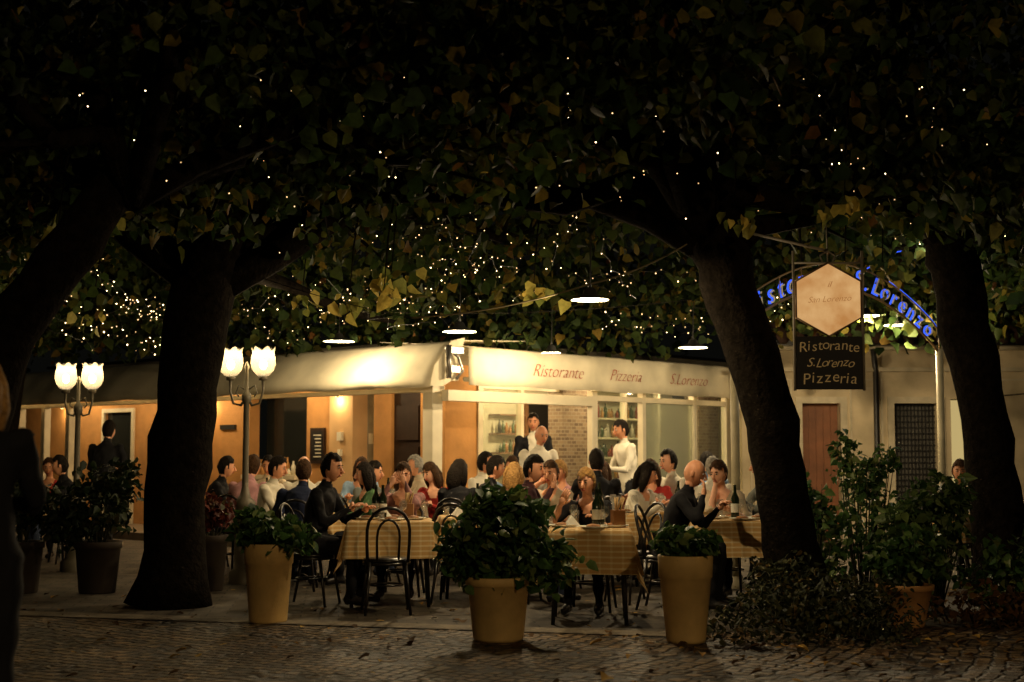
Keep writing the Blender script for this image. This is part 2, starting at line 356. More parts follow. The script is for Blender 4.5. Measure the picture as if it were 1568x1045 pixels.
cloth(-.05,11,[(-.30,2.2),(-.31,2.3),(-.24,2.42),(-.1,2.6),(.05,2.74),(.3,2.8),(1.5,2.86)],'y','awning_cloth_left',.016)
cloth(.25,6.5,[(-.19,2.24),(-.185,2.4),(-.18,2.55),(-.175,2.7),(.0,2.74),(1.5,2.86)],'x','awning_cloth_right',.004)
b=MB()
b.add([(-.32,-.06,2.2),(-.25,-.06,2.45),(.05,-.06,2.78),(.3,-.06,2.84),(.12,-.06,2.3),(-.1,-.06,2.2)],[(0,1,2,3,4,5)],0)
b.tube([(.25,-.1,2.3),(6.5,-.1,2.3)],.03,mi=0)
b.tube([(-.05,-.12,2.72),(-.05,-.12,2.3)],.035,mi=1); b.box(-.02,.2,-.14,-.02,2.62,2.7,1); b.box(-.0,.16,-.12,-.04,2.38,2.46,1)
b.tube([(-.02,-.1,2.66),(.12,-.12,2.58),(.2,-.12,2.4),(.1,-.1,2.3)],.02,mi=1)
b.box(-.2,.2,-.05,.12,2.28,2.34,0)
part(b,'awning_brackets',[mcloth,mmetal])
mtext=mat('red_lettering',(.42,.07,.03),.7)
for bd,a,sz in (('Ristorante',1.96,.25),('Pizzeria',3.45,.24),('S.Lorenzo',5.0,.24)):
    t=text('lettering_'+bd.lower().replace('.','_'),bd,sz,Matrix.Identity(4),mtext,R,shear=.45,off=-.006)
    t.matrix_local=Matrix.Translation((a,-.208,2.46))@Matrix.Rotation(math.pi/2,4,'X')
b=MB()
b.box(1.5,2.15,1.5,1.7,.12,2.62,0)
b.box(2.15,2.25,1.47,1.7,.12,2.62,1)
b.box(2.25,3.95,1.47,1.6,2.3,2.62,1)
b.box(3.95,4.62,1.4,1.7,.12,2.62,2)
b.box(4.62,4.7,1.47,1.6,.12,2.62,1)
b.box(4.7,7.55,1.47,1.6,.12,.95,3); b.box(4.7,7.55,1.47,1.6,2.35,2.62,1)
for q in (5.6,6.5,7.5): b.box(q,q+.05,1.48,1.58,.95,2.35,1)
b.box(7.55,8.15,1.4,1.7,.12,2.62,2); b.box(8.15,12,1.5,1.7,.12,2.62,3)
b.box(1.5,1.7,1.7,2.0,.12,2.62,0); 
b.box(1.56,1.62,2.0,2.62,.12,2.4,4); b.box(1.5,1.7,2.0,2.62,2.4,2.62,0)
for z in (.3,.95,1.55):
    b.box(1.53,1.56,2.08,2.54,z,z+.5,4)
b.box(1.5,1.7,2.62,3.0,.12,2.62,0)
b.box(1.75,1.8,3.0,3.42,.12,2.62,5)
b.box(1.45,1.75,3.42,3.95,.12,2.62,6)
b.box(1.5,1.7,3.95,4.55,.12,2.62,0)
b.box(1.5,1.7,4.55,6.0,.12,1.0,3); b.box(1.5,1.7,4.55,6.0,2.3,2.62,0)
b.box(1.85,1.9,4.55,6.0,1.0,2.3,7)
b.box(1.5,1.7,6.0,7.2,.12,2.62,0); b.box(1.5,1.7,7.2,8.3,.12,2.62,6); b.box(1.5,1.7,8.3,9.4,.12,2.62,0)
b.box(1.55,1.6,9.4,10.3,.12,2.1,7); b.box(1.5,1.7,9.4,10.3,2.1,2.62,0)
b.box(1.46,1.5,9.33,9.4,.12,2.17,1);b.box(1.46,1.5,10.3,10.37,.12,2.17,1);b.box(1.46,1.5,9.4,10.3,2.1,2.17,1)
b.box(1.5,1.7,10.3,14,.12,2.62,0)
b.box(1.3,1.5,7.3,7.45,.12,2.62,6)
part(b,'inner_walls',[morange,mwhite,mbrick,mcream,mdoor,mgrey,mpeach,mglassd])
b=MB(); b.box(2.0,12,5.2,5.3,.12,2.62,0); b.box(1.9,2.0,1.7,5.3,.12,2.62,1)
b.box(2.8,4.4,3.2,3.7,.12,1.1,2)
b.box(5.2,6.0,5.14,5.2,1.45,2.1,3)
b.box(7.3,8.3,5.12,5.2,.12,2.35,4); b.box(7.22,7.3,5.1,5.2,.12,2.42,5); b.box(8.3,8.38,5.1,5.2,.12,2.42,5)
b.box(6.3,7.1,4.9,5.18,.12,.14,5)
for z in (1.0,1.35,1.7,2.05): b.box(6.3,7.1,4.9,5.18,z,z+.03,5)
for z in (1.03,1.38,1.73):
    x=6.33
    while x<7.03: x+=random.uniform(.07,.12); h=random.uniform(.14,.27); b.lathe([(0,0),(.033,0),(.033,h*.6),(.012,h*.8),(.012,h)],(x,5.02,z),8,random.choice([4,6,7,6]))
part(b,'interior_room',[mcream,mcream,mbw,mat('wall_painting',(.2,.1,.05),.6,var=.8,scale=9),mdark,mat('shelf_wood',(.18,.09,.04),.6),mat('room_bottle_amber',(.35,.15,.04),.2),mat('room_bottle_green',(.03,.07,.02),.2)])
b=MB(); b.box(2.25,3.1,1.52,1.54,.12,2.3,0); b.box(4.7,7.5,1.52,1.54,.95,2.35,0); part(b,'window_panes',[mglass])
b=MB(); b.box(3.06,3.12,1.46,1.56,.12,2.3,0); b.tube([(3.02,1.44,.9),(3.02,1.42,1.0),(3.02,1.42,1.25),(3.02,1.44,1.35)],.012,n=6); part(b,'glass_door_frame',[mwhite])
b=MB(); b.box(4.14,5.36,-.01,.01,.5,2.1,0); part(b,'sliding_glass_panel',[mreflglass])
b=MB(); b.box(5.44,6.24,-.01,.01,.5,2.1,0); b.box(3.01,4.06,-.01,.01,.5,.9,0); part(b,'clear_glass_panels',[mglass])
b=MB(); b.box(1.46,1.49,4.08,4.42,1.2,1.75,0); b.box(1.455,1.46,4.12,4.38,1.25,1.7,1)
for k in range(7): b.box(1.452,1.455,4.15,4.15+random.uniform(.12,.2),1.3+k*.055,1.315+k*.055,2)
b.box(1.4,1.45,3.62,3.72,1.55,1.68,2); b.box(1.4,1.45,3.64,3.7,1.32,1.42,2); b.box(1.72,1.75,3.12,3.24,1.35,1.47,3); b.box(1.72,1.75,3.26,3.36,1.5,1.66,2)
b.box(1.46,1.5,6.35,6.75,1.75,1.83,1)
part(b,'menu_board_and_notices',[mdoor,mdark,mbw,mat('red_plate',(.5,.05,.03),.5)])
b=MB()
b.box(1.3,1.75,4.6,5.95,.95,1.02,0)
for k in range(13):
    y=4.68+k*.1; h=random.choice([.08,.1,.22,.28]); c=random.choice([1,1,2,3]); b.lathe([(.0,0),(.035,0),(.038,h*.6),(.015,h*.8),(.014,h)],(1.45+random.uniform(-.08,.08),y,1.02),8,c)
b.box(1.4,1.6,5.4,5.75,1.02,1.2,1); b.box(1.42,1.58,5.42,5.73,1.2,1.26,2)
part(b,'serving_counter',[mwhite,mbw,mat('amber',(.5,.25,.08),.3),mdark])
b=MB()
for z in (.95,1.3,1.62,1.94,2.26): b.box(4.9,7.2,1.8,2.15,z-.03,z,0)
b.box(4.9,7.2,2.15,2.2,.12,2.5,1)
for z in (.95,1.3,1.62,1.94):
    x=4.93
    while x<7.15:
        x+=random.uniform(.06,.13); h=random.uniform(.12,.27); b.lathe([(0,0),(.03,0),(.032,h*.62),(.012,h*.78),(.011,h),(0,h)],(x,1.9+random.uniform(-.05,.05),z),8,random.choice([2,3,4,5,2,4]))
part(b,'bottle_shelf',[mwhite,mcream,mat('green_bottle',(.02,.05,.015),.15),mat('red_bottle',(.25,.04,.02),.15),mat('amber_bottle',(.4,.2,.05),.15),mat('label',(.6,.55,.45),.5)])
k=0
for (a,q,Pw) in ((.8,1.9,24),(.8,4.3,32),(.8,6.6,24),(.8,8.8,16),(.8,10.6,28),(2.6,.8,42),(4.6,.8,46),(6.6,.9,36),(3.4,2.4,90),(6.4,3.4,150)):
    k+=1; b=MB(); b.lathe([(0,-.005),(.09,-.005),(.1,.03),(.11,.03)],(a,q,2.575),16); part(b,'ceiling_lamp_%d'%k,[mlampw])
    plight('ceiling_light_%d'%k,(a,q,2.45),Pw,(1,.74,.41),.08,R)
for q in (3.7,7.0,11.6):
    b=MB(); b.lathe([(.03,0),(.05,.12),(.05,.13),(0,.13)],(1.38,q,2.2),10); part(b,'wall_washer',[mwhite]); plight('washer_light',(1.36,q,2.15),7,(1,.7,.34),.03,R)

# ---------------------------------------------------------------- plaster house on the right
H=empty('plaster_house',(3.6,22,0)); 
mpl=mat('old_plaster',(.5,.41,.26),.9,var=.4,scale=1.3,bump=.4,bscale=9,detail=8)
b=MB()
def hb(x0,x1,y0,y1,z0,z1,mi=0): b.box(x0-3.6,x1-3.6,y0-22,y1-22,z0,z1,mi)
hb(3.55,4.48,22,22.4,0,2.95); hb(5.07,5.9,22,22.4,0,2.95); hb(6.58,6.78,22,22.4,0,2.95); hb(7.25,18,22,22.4,0,2.95)
hb(4.48,5.07,22,22.4,2.13,2.95); hb(5.9,6.58,22,22.4,2.13,2.95); hb(6.78,7.25,22,22.4,2.2,2.95)
for x0,x1 in ((4.48,5.07),(5.9,6.58)):
    hb(x0-.1,x0,21.96,22.02,0,2.13,1); hb(x1,x1+.1,21.96,22.02,0,2.13,1); hb(x0-.1,x1+.1,21.96,22.02,2.13,2.23,1)
hb(4.48,5.07,22.18,22.22,0,2.13,2)
for k in range(5): hb(4.5+k*.115,4.6+k*.115,22.165,22.18,.05,2.1,2)
hb(5.9,6.58,22.18,22.22,0,2.13,3)
for k in range(12): hb(5.92+k*.056,5.935+k*.056,22.15,22.18,0,2.13,4)
for k in range(24): hb(5.9,6.58,22.14,22.15,.04+k*.09,.055+k*.09,4)
hb(3.4,18,21.9,22.0,2.62,2.68,1); hb(3.4,18,21.85,22.0,2.95,3.0,1); hb(3.4,18,21.6,22.5,3.0,3.08,4)
hb(4.7,5.6,21.97,22,2.35,2.38,1); hb(3.4,4.36,21.95,22,0,.5,5)
for x0,x1 in ((3.7,4.3),(5.25,5.7),(7.4,8.4),(8.7,9.8)):
    for q in ((x0,x1,2.48,2.51),(x0,x1,.7,.73)): hb(q[0],q[1],21.975,22,q[2],q[3],1)
    hb(x0-.03,x0,21.975,22,.7,2.51,1); hb(x1,x1+.03,21.975,22,.7,2.51,1)
hb(6.82,7.2,22.6,22.62,0,2.2,6)
for k in range(60): b.tube([(-.2+k*.24,-.5,3.1),(-.2+k*.24,3,4.3)],.1,n=6,mi=7)
b.tube([(1.95,-.06,0),(1.95,-.06,1.2),(2.02,-.06,1.35),(2.02,-.06,2.6),(1.95,-.2,2.95)],.045,mi=4)
b.tube([(3.45,-.03,2.9),(3.4,-.03,2.2),(4.6,-.03,2.3),(5.6,-.03,2.28)],.008,mi=4,n=5)
b.obj('walls_doors_and_roof',[mpl,mat('plaster_trim',(.52,.45,.31),.85,var=.2),mat('brown_door',(.2,.075,.028),.6,scale=5),mat('shutter_back',(.08,.075,.06),.6),mdark,mat('stained_plinth',(.25,.2,.15),.9,var=.4),emat('lit_doorway',(1,.75,.3),.5),mat('roof_tile',(.05,.025,.016),.95)],H)

# ---------------------------------------------------------------- disc lamps on cables
mglow=emat('bulb_glow',(1,.9,.68),14)
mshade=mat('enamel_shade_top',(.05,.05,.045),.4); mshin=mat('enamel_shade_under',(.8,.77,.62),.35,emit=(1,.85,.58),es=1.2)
def disclamp(x,y,z,r,P):
    e=empty('pendant_disc_lamp',(x,y,z)); b=MB()
    b.lathe([(.0,.10),(.03,.10),(.05,.085),(.06,.05),(r*.6,.032),(r,0)],n=28,mi=0)
    b.lathe([(r,-.002),(r*.6,.026),(.055,.04),(.0,.05)],n=28,mi=1)
    b.tube([(0,0,.08),(0,0,.14),(.01,0,.55)],[.018,.008,.005],n=6,mi=0)
    b.ball((0,0,.02),.04,.04,.03,n=12,m=6,mi=2)
    b.obj('lamp_shade_and_bulb',[mshade,mshin,mglow],e)
    plight('lamp_light',(0,0,-.05),P,(1,.76,.44),.03,e)
LP=[(.64,11.6,2.61,.155,85),(-.53,14.3,2.58,.17,120),(-2.22,18.2,2.79,.2,80),(.5,18.0,2.63,.12,80),(2.17,17.0,2.62,.175,130),(4.5,18,3.1,.17,130),(4.9,18,2.98,.17,120)]
for p in LP: disclamp(*p)
b=MB()
def cat(p,q,sag,n=14):
    p=V(p);q=V(q); return [p.lerp(q,i/n)-V((0,0,sag*4*(i/n)*(1-i/n))) for i in range(n+1)]
b.tube(cat((-2.4,13,3.0),(-.85,12,2.5),.03),.004,n=5); b.tube(cat((-.85,12,2.5),(.64,11.6,2.74),.05),.007,n=5,mi=1); b.tube(cat((.64,11.6,2.74),(1.6,12,3.2),.05),.007,n=5,mi=1)
b.tube(cat((-2.22,18.2,3.2),(2.17,17.0,3.2),.1),.005,n=5); b.tube(cat((2.17,17.0,3.1),(4.9,18,3.5),.1),.005,n=5)
b.obj('overhead_cables',[mdark,mat('cable_rope',(.22,.18,.1),.8)])
# ---------------------------------------------------------------- string lights
b=MB(); OCT=[(0,2,4),(2,1,4),(1,3,4),(3,0,4),(2,0,5),(1,2,5),(3,1,5),(0,3,5)]
def bulb(p,r):
    x,y,z=p; b.add([(x+r,y,z),(x-r,y,z),(x,y+r,z),(x,y-r,z),(x,y,z+r),(x,y,z-r)],OCT,random.choice([1,1,2,2,3]))
def strand(p,q,sag,n,r=.007,keep=.8):
    pts=cat(p,q,sag,n); pts=[t+V((random.gauss(0,.04),random.gauss(0,.04),random.gauss(0,.04))) for t in pts]
    b.tube(pts,.0025,n=3,mi=0)
    for t in pts:
        if random.random()<keep: bulb(t-V((0,0,.01)),r*random.uniform(.5,1.15))
R_=random.uniform
for k in range(14): x=R_(-6.8,-4.6); strand((x,R_(16.2,18.3),R_(2.65,3.9)),(x+R_(.8,2.0),R_(16.2,18.3),R_(2.6,3.6)),R_(.03,.3),16,.009)
for k in range(8): x=R_(-4.2,-2.2); strand((x,R_(15.2,18),R_(2.75,3.7)),(x+R_(.8,1.8),R_(15.2,18),R_(2.75,3.6)),R_(.05,.3),12,.008)
for k in range(9): x=R_(-2.3,-1.1); strand((x,R_(13.2,15.5),R_(2.85,4.0)),(x+R_(.8,1.5),R_(13.2,15.5),R_(2.8,4.0)),R_(.05,.3),14,.0075)
for k in range(8): x=R_(-1.0,1.2); strand((x,R_(12.6,16.5),R_(2.9,4.1)),(x+R_(.6,1.6),R_(12.6,16.5),R_(2.85,3.9)),R_(.05,.25),12,.0075)
for k in range(3): strand((1.1,16.5,2.84+k*.06),(3.2,16.3,2.9+k*.14),.1,22,.009)
for k in range(7): x=R_(2.4,5.5); strand((x,R_(13,16),R_(3.1,4.6)),(x+R_(.8,1.6),R_(13,16),R_(3.2,4.4)),R_(.05,.25),11,.0065)
for (x,y,z,x2,z2) in ((-.75,11.5,4.35,-1.05,3.55),(-.55,11.5,4.3,-.6,3.7),(.1,12,4.3,.6,3.3),(-.9,11.2,4.5,-.2,4.1),(1.2,11.5,4.3,.9,3.5),(2.4,11,4.1,2.9,3.3),(-2.2,11,4.4,-1.9,3.5),(3.3,11,4.2,3.6,3.6),(.3,10,4.2,.5,3.7)): strand((x,y,z),(x2,y+.3,z2),.04,12,.006)
for k in range(190): 
    y=R_(9.5,16); bulb((R_(-.34,.34)*y,y,R_(3.15,1.35+.27*y)),.006)
b.obj('string_lights',[mdark,emat('fairy_bulb',(1,.72,.36),9),emat('fairy_bulb_dim',(1,.62,.26),3),emat('fairy_bulb_faint',(1,.6,.25),1.2)])

# ---------------------------------------------------------------- tulip street lamps
mtulip,nt,out=newmat('frosted_tulip_glass'); N=nt.nodes; L=nt.links
t=N.new('ShaderNodeBsdfTranslucent'); t.inputs[0].default_value=(.36,.3,.21,1); tr=N.new('ShaderNodeBsdfTransparent'); tr.inputs[0].default_value=(.8,.75,.65,1); em=N.new('ShaderNodeEmission'); em.inputs[0].default_value=(1,.76,.44,1)
lw=N.new('ShaderNodeLayerWeight'); lw.inputs[0].default_value=.5; mrr=N.new('ShaderNodeMapRange'); mrr.inputs['To Min'].default_value=.35; mrr.inputs['To Max'].default_value=.05; L.new(lw.outputs['Facing'],mrr.inputs['Value']); L.new(mrr.outputs[0],em.inputs[1])
m1=N.new('ShaderNodeMixShader'); m1.inputs[0].default_value=.68; L.new(t.outputs[0],m1.inputs[1]); L.new(tr.outputs[0],m1.inputs[2]); a1=N.new('ShaderNodeAddShader'); L.new(m1.outputs[0],a1.inputs[0]); L.new(em.outputs[0],a1.inputs[1]); L.new(a1.outputs[0],out.inputs[0]); nosample(mtulip)
miron=mat('cast_iron',(.14,.12,.08),.5,metal=.2)
def tuliplamp(x,y,zg,sp,arms,P,rs=.125):
    e=empty('tulip_street_lamp',(x,y,0)); b=MB()
    b.lathe([(.16,0),(.16,.12),(.11,.16),(.10,.8),(.12,.84),(.06,.9),(.035,1.0),(.03,zg-.45),(.05,zg-.42),(.05,zg-.36),(.022,zg-.32),(.018,zg-.1),(.03,zg-.06),(0,zg)],n=18,mi=0)
    s=MB()
    for a in arms:
        dx,dy=math.cos(a)*sp,math.sin(a)*sp
        pts=[(0,0,zg-.38),(dx*.35,dy*.35,zg-.47),(dx*.8,dy*.8,zg-.45),(dx*1.02,dy*1.02,zg-.32),(dx,dy,zg-.2)]
        b.tube(pts,[.016,.015,.013,.012,.018],n=8)
        b.tube([(dx*.15,dy*.15,zg-.3),(dx*.5,dy*.5,zg-.26),(dx*.65,dy*.65,zg-.34),(dx*.45,dy*.45,zg-.38)],.008,n=6)
        b.lathe([(.0,-.21),(.045,-.205),(.05,-.17),(.02,-.15)],(dx,dy,zg),14)
        fn=lambda an,z: 1+.07*math.cos(6*an)*max(0,(z+.05)/.15)
        zf=lambda an,z: .022*math.cos(6*an) if z>.1 else 0
        s.lathe([(.03,-.17),(rs*.55,-.15),(rs*.9,-.1),(rs*1.05,-.03),(rs*.98,.04),(rs*.86,.09),(rs*.95,.125)],(dx,dy,zg),36,0,True,fn,zf)
        s.ball((dx,dy,zg-.04),.042,.042,.055,n=10,m=8,mi=1)
        plight('globe_light',(dx,dy,zg+.06),P,(1,.78,.42),.04,e)
    b.obj('lamp_post',[miron],e); s.obj('tulip_shades',[mtulip,mglow],e)
tuliplamp(-2.8,15,2.33,.175,(math.pi*.97,-.1),20,.125)
tuliplamp(-5.03,16.5,2.26,.155,(math.pi*.97,.03),18,.12)
e=empty('added_street_lantern',(3.2,-3.5,0)); b=MB()  # lantern added out of view behind the camera to light pots and foreground
b.lathe([(.14,0),(.14,.4),(.07,.5),(.05,5.0),(.07,5.05),(.05,5.1)],n=14); b.lathe([(.05,5.1),(.12,5.12),(.2,5.2)],n=14); b.lathe([(.26,5.62),(.16,5.78),(.0,5.9)],n=14)
for k in range(4):
    a=k*math.pi/2+.4; b.tube([(.19*math.cos(a),.19*math.sin(a),5.2),(.25*math.cos(a),.25*math.sin(a),5.62)],.012,n=5)
b.obj('added_lantern_post',[miron],e); plight('added_lantern_light',(0,0,5.4),850,(1,.7,.36),.12,e)

# ---------------------------------------------------------------- hanging sign
S=empty('hanging_restaurant_sign',(2.57,11.5,0))
b=MB(); w=.28
for sx in (-w,w): b.tube([(sx,0,1.86),(sx,0,3.0)],.011,n=8)
b.tube([(-w-.01,0,2.9),(w+.01,0,2.9)],.009,n=8); b.tube([(0,0,2.9),(0,.02,3.3)],.006,n=6); b.tube([(-.04,0,2.9),(-.06,.0,2.96),(0,0,3.0),(.06,0,2.96),(.04,0,2.9)],.007,n=6)
b.tube([(-.0,0,3.0),(-.6,.3,3.2)],.012,n=6)
b.obj('sign_frame',[mat('grey_metal',(.25,.22,.17),.5)],S)
b=MB(); b.box(-w+.012,w-.012,-.012,.012,1.87,2.30,0)
b.obj('sign_board',[mat('sign_black',(.008,.007,.006),.6)],S,.003)
b=MB(); hx=[(.30*math.sin(math.pi/3*k)*1.02,.30*math.cos(math.pi/3*k)) for k in range(6)]
vs=[(x,-.02,2.6+z) for x,z in hx]+[(x,.02,2.6+z) for x,z in hx]
b.add(vs,[(5,4,3,2,1,0),tuple(range(6,12))]+[(k,(k+1)%6,6+(k+1)%6,6+k) for k in range(6)],0)
mhex,nt,out=newmat('lit_hexagon_panel'); N=nt.nodes; L=nt.links
tc=N.new('ShaderNodeTexCoord'); nz=N.new('ShaderNodeTexNoise'); nz.inputs['Scale'].default_value=6; nz.inputs['Detail'].default_value=5; L.new(tc.outputs['Object'],nz.inputs['Vector'])
cr=N.new('ShaderNodeValToRGB'); cr.color_ramp.elements[0].position=.3; cr.color_ramp.elements[0].color=(.6,.27,.08,1); cr.color_ramp.elements[1].position=.72; cr.color_ramp.elements[1].color=(.88,.53,.22,1)
L.new(nz.outputs['Fac'],cr.inputs[0]); em=N.new('ShaderNodeEmission'); em.inputs[1].default_value=.8; L.new(cr.outputs[0],em.inputs[0]); L.new(em.outputs[0],out.inputs[0])
b.obj('hexagon_light_panel',[mhex],S)
b=MB(); 
for k in range(6):
    p,q=hx[k],hx[(k+1)%6]; b.tube([(p[0],-.02,2.6+p[1]),(q[0],-.02,2.6+q[1])],.008,n=6)
b.obj('hexagon_rim',[mat('rim_brown',(.12,.07,.03),.5)],S)
mgold=mat('gold_letters',(.6,.42,.16),.5,emit=(.9,.55,.2),es=.07); mbl=emat('faded_letters',(.55,.22,.06),.6)
def st(nm,bd,z,size,m,shear=0,off=0,y=-.02,rot=0,x=0):
    t=text(nm,bd,size,Matrix.Identity(4),m,S,shear=shear,off=off); t.matrix_local=Matrix.Translation((x,y,z))@Matrix.Rotation(math.pi/2,4,'X')@Matrix.Rotation(rot,4,'Z')
for nm,bd,z,size,sh,arc in (('ristorante','Ristorante',2.215,.118,.1,.02),('s_lorenzo','S.Lorenzo',2.085,.105,.4,0),('pizzeria','Pizzeria',1.955,.128,.1,.02)):
    n=len(bd); wd=.49 if n>9 else .38
    if nm=='pizzeria': wd=.45
    cw=[.6 if ch in 'itrjI.' else 1 for ch in bd]; tot=sum(cw); acc=0
    for i,ch in enumerate(bd):
        u=(acc+cw[i]/2)/tot-.5; acc+=cw[i]
        st('%s_%d'%(nm,i),ch,z+arc*(1-8*u*u)*.6+(.006*math.sin(i*2.1)),size,mgold,sh,-.001,rot=-u*arc*6,x=u*wd)
st('hexagon_main','San Lorenzo',2.6,.07,mbl,.4,off=-.001,y=-.04,rot=.05); st('hexagon_top','il',2.72,.07,mbl,.4,y=-.04)

# ---------------------------------------------------------------- neon arch
A=empty('neon_entrance_arch'); PL=V((2.27,14.5,0)); PR=V((5.12,17,0)); ax=(PR-PL); W=ax.length; ax.normalize()
mpost=mat('cream_post',(.5,.44,.28),.5); mrust=mat('arch_bronze',(.3,.18,.07),.5); mneon=emat('blue_neon',(.04,.11,.85),1.4); mneonw=mat('arch_letter',(.5,.42,.25),.5,emit=(.9,.7,.4),es=.2)
def ap(t,h): return PL+ax*(W*t)+V((0,0,2.55+.64*math.sin(math.pi*t)**.85 if 0<t<1 else 2.55))+V((0,0,h))
b=MB()
b.tube([PL,PL+V((0,0,2.6))],.045,n=12); b.tube([PR,PR+V((0,0,2.6))],.045,n=12)
for P_ in (PL,PR): b.lathe([(.1,0),(.1,.04),(.06,.08),(.05,.12)],tuple(P_),12)
b.tube([ap(i/30,0) for i in range(31)],.014,n=6,mi=1); b.tube([ap(i/30,.27) for i in range(31)],.01,n=6,mi=1)
for i in range(31): 
    if i%3==0: b.tube([ap(i/30,0),ap(i/30,.27)],.006,n=5,mi=1)
b.obj('arch_frame',[mpost,mrust],A)
b=MB(); b.tube([ap(i/30,.29) for i in range(22,31)],.005,n=6)
b.tube([ap(.62,.3),ap(.62,.42)+V((.4,.2,.1)),ap(.62,.42)+V((.75,.3,.15))],.007,n=6)
b.obj('neon_tubes',[mneon],A)
word='Ristorante S.Lorenzo'
for i,ch in enumerate(word):
    if ch==' ': continue
    t=.04+.92*(i+.5)/len(word); p=ap(t,.13); tg=(ap(min(t+.02,.999),0)-ap(max(t-.02,.001),0)).normalized()
    nrm=tg.cross(V((0,0,1))).normalized(); up=nrm.cross(tg).normalized()
    def MM(q): return Matrix(((tg.x,up.x,nrm.x,q.x),(tg.y,up.y,nrm.y,q.y),(tg.z,up.z,nrm.z,q.z),(0,0,0,1)))
    text('letter_%d'%i,ch,.29,MM(p+nrm*.02),mneonw,A,shear=.3,off=-.004); text('letter_glow_%d'%i,ch,.295,MM(p-nrm*.01),mneon,A,shear=.3,off=.003)
e=empty('spot_lamp',(4.35,14.4,3.5)); b=MB(); b.ball((0,0,0),.03,n=12,m=8,mi=1); b.tube([(0,.02,.03),(0,.1,.25)],.02,n=8); b.obj('spot_body',[mdark,emat('white_bulb',(1,.95,.85),20)],e); plight('spot_light',(0,-.05,-.06),22,(1,.9,.7),.03,e)

# ---------------------------------------------------------------- pots & plants
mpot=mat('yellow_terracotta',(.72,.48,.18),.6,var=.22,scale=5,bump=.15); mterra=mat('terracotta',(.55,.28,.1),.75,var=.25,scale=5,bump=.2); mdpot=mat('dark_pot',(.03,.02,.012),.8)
mstem=mat('stem_bark',(.03,.03,.012),.9)
def clump(c,rx,ry,rz,n,hollow=.35):
    d=rng.normal(0,1,(n,3)); d/=np.linalg.norm(d,axis=1)[:,None]; r=rng.uniform(hollow,1.15,n)**.6
    lob=1+.28*np.sin(d[:,0]*5+c[0]*7)*np.cos(d[:,2]*4+c[1]*3)+.14*np.sin(d[:,1]*9+d[:,0]*8)
    return np.array(c)+d*r[:,None]*lob[:,None]*np.array([rx,ry,rz])
def plant(name,loc,cl,size,m,n,narrow=.8,stems=10,pot=None,droop=.4):
    e=empty(name,loc); 
    if pot:
        kind,r0,r1,h,pm=pot; b=MB()
        if kind=='tall': b.lathe([(0,0),(r0,0),(r0+.005,.02),(r1*.93,h*.74),(r1*.97,h*.745),(r1,h*.985),(r1*.985,h),(r1-.025,h),(r1-.03,h-.05),(0,h-.05)],n=36)
        elif kind=='round': b.lathe([(0,0),(r0*.97,0),(r0+.005,.02),(r1*.93,h*.86),(r1,h*.87),(r1*1.02,h*.99),(r1,h),(r1-.03,h),(r1-.04,h-.06),(0,h-.06)],n=36)
        b.obj('pot',[pm],e,0)
    P=np.concatenate([clump(c[:3],c[3],c[4],c[5],int(n*c[6])) for c in cl])
    leaves('foliage',P,size,m,e,droop,narrow)
    b=MB(); base=pot[3]-.06 if pot else 0
    for k in range(stems):
        c=random.choice(cl); q=(c[0]+random.gauss(0,c[3]*.45),c[1]+random.gauss(0,c[4]*.45),c[2]+random.uniform(-.2,.8)*c[5])
        b.tube([(q[0]*.25,q[1]*.25,base),(q[0]*.7,q[1]*.7,(base+q[2])*.55),q],[.009,.007,.003],n=5)
    b.obj('stems',[mstem],e); return e
plant('potted_shrub',(-1.965,11.6,0),[(0,0,.72,.24,.22,.15,1),(.18,-.05,.68,.18,.15,.11,.5),(-.14,.03,.78,.15,.15,.13,.4)],.08,mplant,380,pot=('tall',.147,.2,.63,mpot))
plant('potted_shrub',(-.1,10.5,0),[(-.05,.05,.75,.32,.3,.26,1),(.3,0,.58,.25,.22,.2,.5),(-.22,-.02,.62,.2,.2,.18,.4),(.02,.1,.98,.2,.2,.14,.4),(.1,-.12,.52,.26,.1,.1,.25),(.2,.1,.9,.15,.15,.12,.25)],.08,mplant,720,pot=('round',.18,.24,.46,mpot))
plant('potted_shrub',(1.256,10.4,0),[(0,0,.7,.19,.18,.11,1),(-.1,0,.75,.12,.12,.1,.4),(.12,0,.72,.12,.12,.1,.4)],.055,mplant,480,pot=('tall',.137,.2,.62,mpot))
plant('potted_shrub',(3.09,11.3,0),[(0,.1,.48,.25,.25,.18,1),(.1,.0,.62,.2,.2,.2,.5)],.075,mplant,320,pot=('round',.14,.22,.33,mterra))
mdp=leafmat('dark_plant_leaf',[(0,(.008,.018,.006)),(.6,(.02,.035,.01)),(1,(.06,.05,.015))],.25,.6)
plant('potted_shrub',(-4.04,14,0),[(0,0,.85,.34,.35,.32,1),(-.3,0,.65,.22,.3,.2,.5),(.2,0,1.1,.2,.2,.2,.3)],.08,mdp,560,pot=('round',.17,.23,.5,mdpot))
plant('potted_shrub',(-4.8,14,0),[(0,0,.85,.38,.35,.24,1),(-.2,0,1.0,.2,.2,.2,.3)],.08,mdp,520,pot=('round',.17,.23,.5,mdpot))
plant('red_flowering_plant',(-2.98,14.2,0),[(0,0,.78,.2,.2,.16,1)],.06,mred,420,pot=('round',.12,.17,.55,mdpot))
plant('shrub',(2.75,12.9,0),[(0,0,.55,.3,.35,.45,1),(-.1,0,.85,.25,.2,.3,.5)],.08,mplant,480,stems=14)
plant('shrub',(3.25,13.3,0),[(0,0,1.15,.22,.2,.22,.6),(.1,0,.7,.3,.3,.35,1),(-.15,0,1.4,.12,.12,.14,.2),(.25,0,1.3,.1,.12,.12,.15)],.06,mplant,560,stems=26)
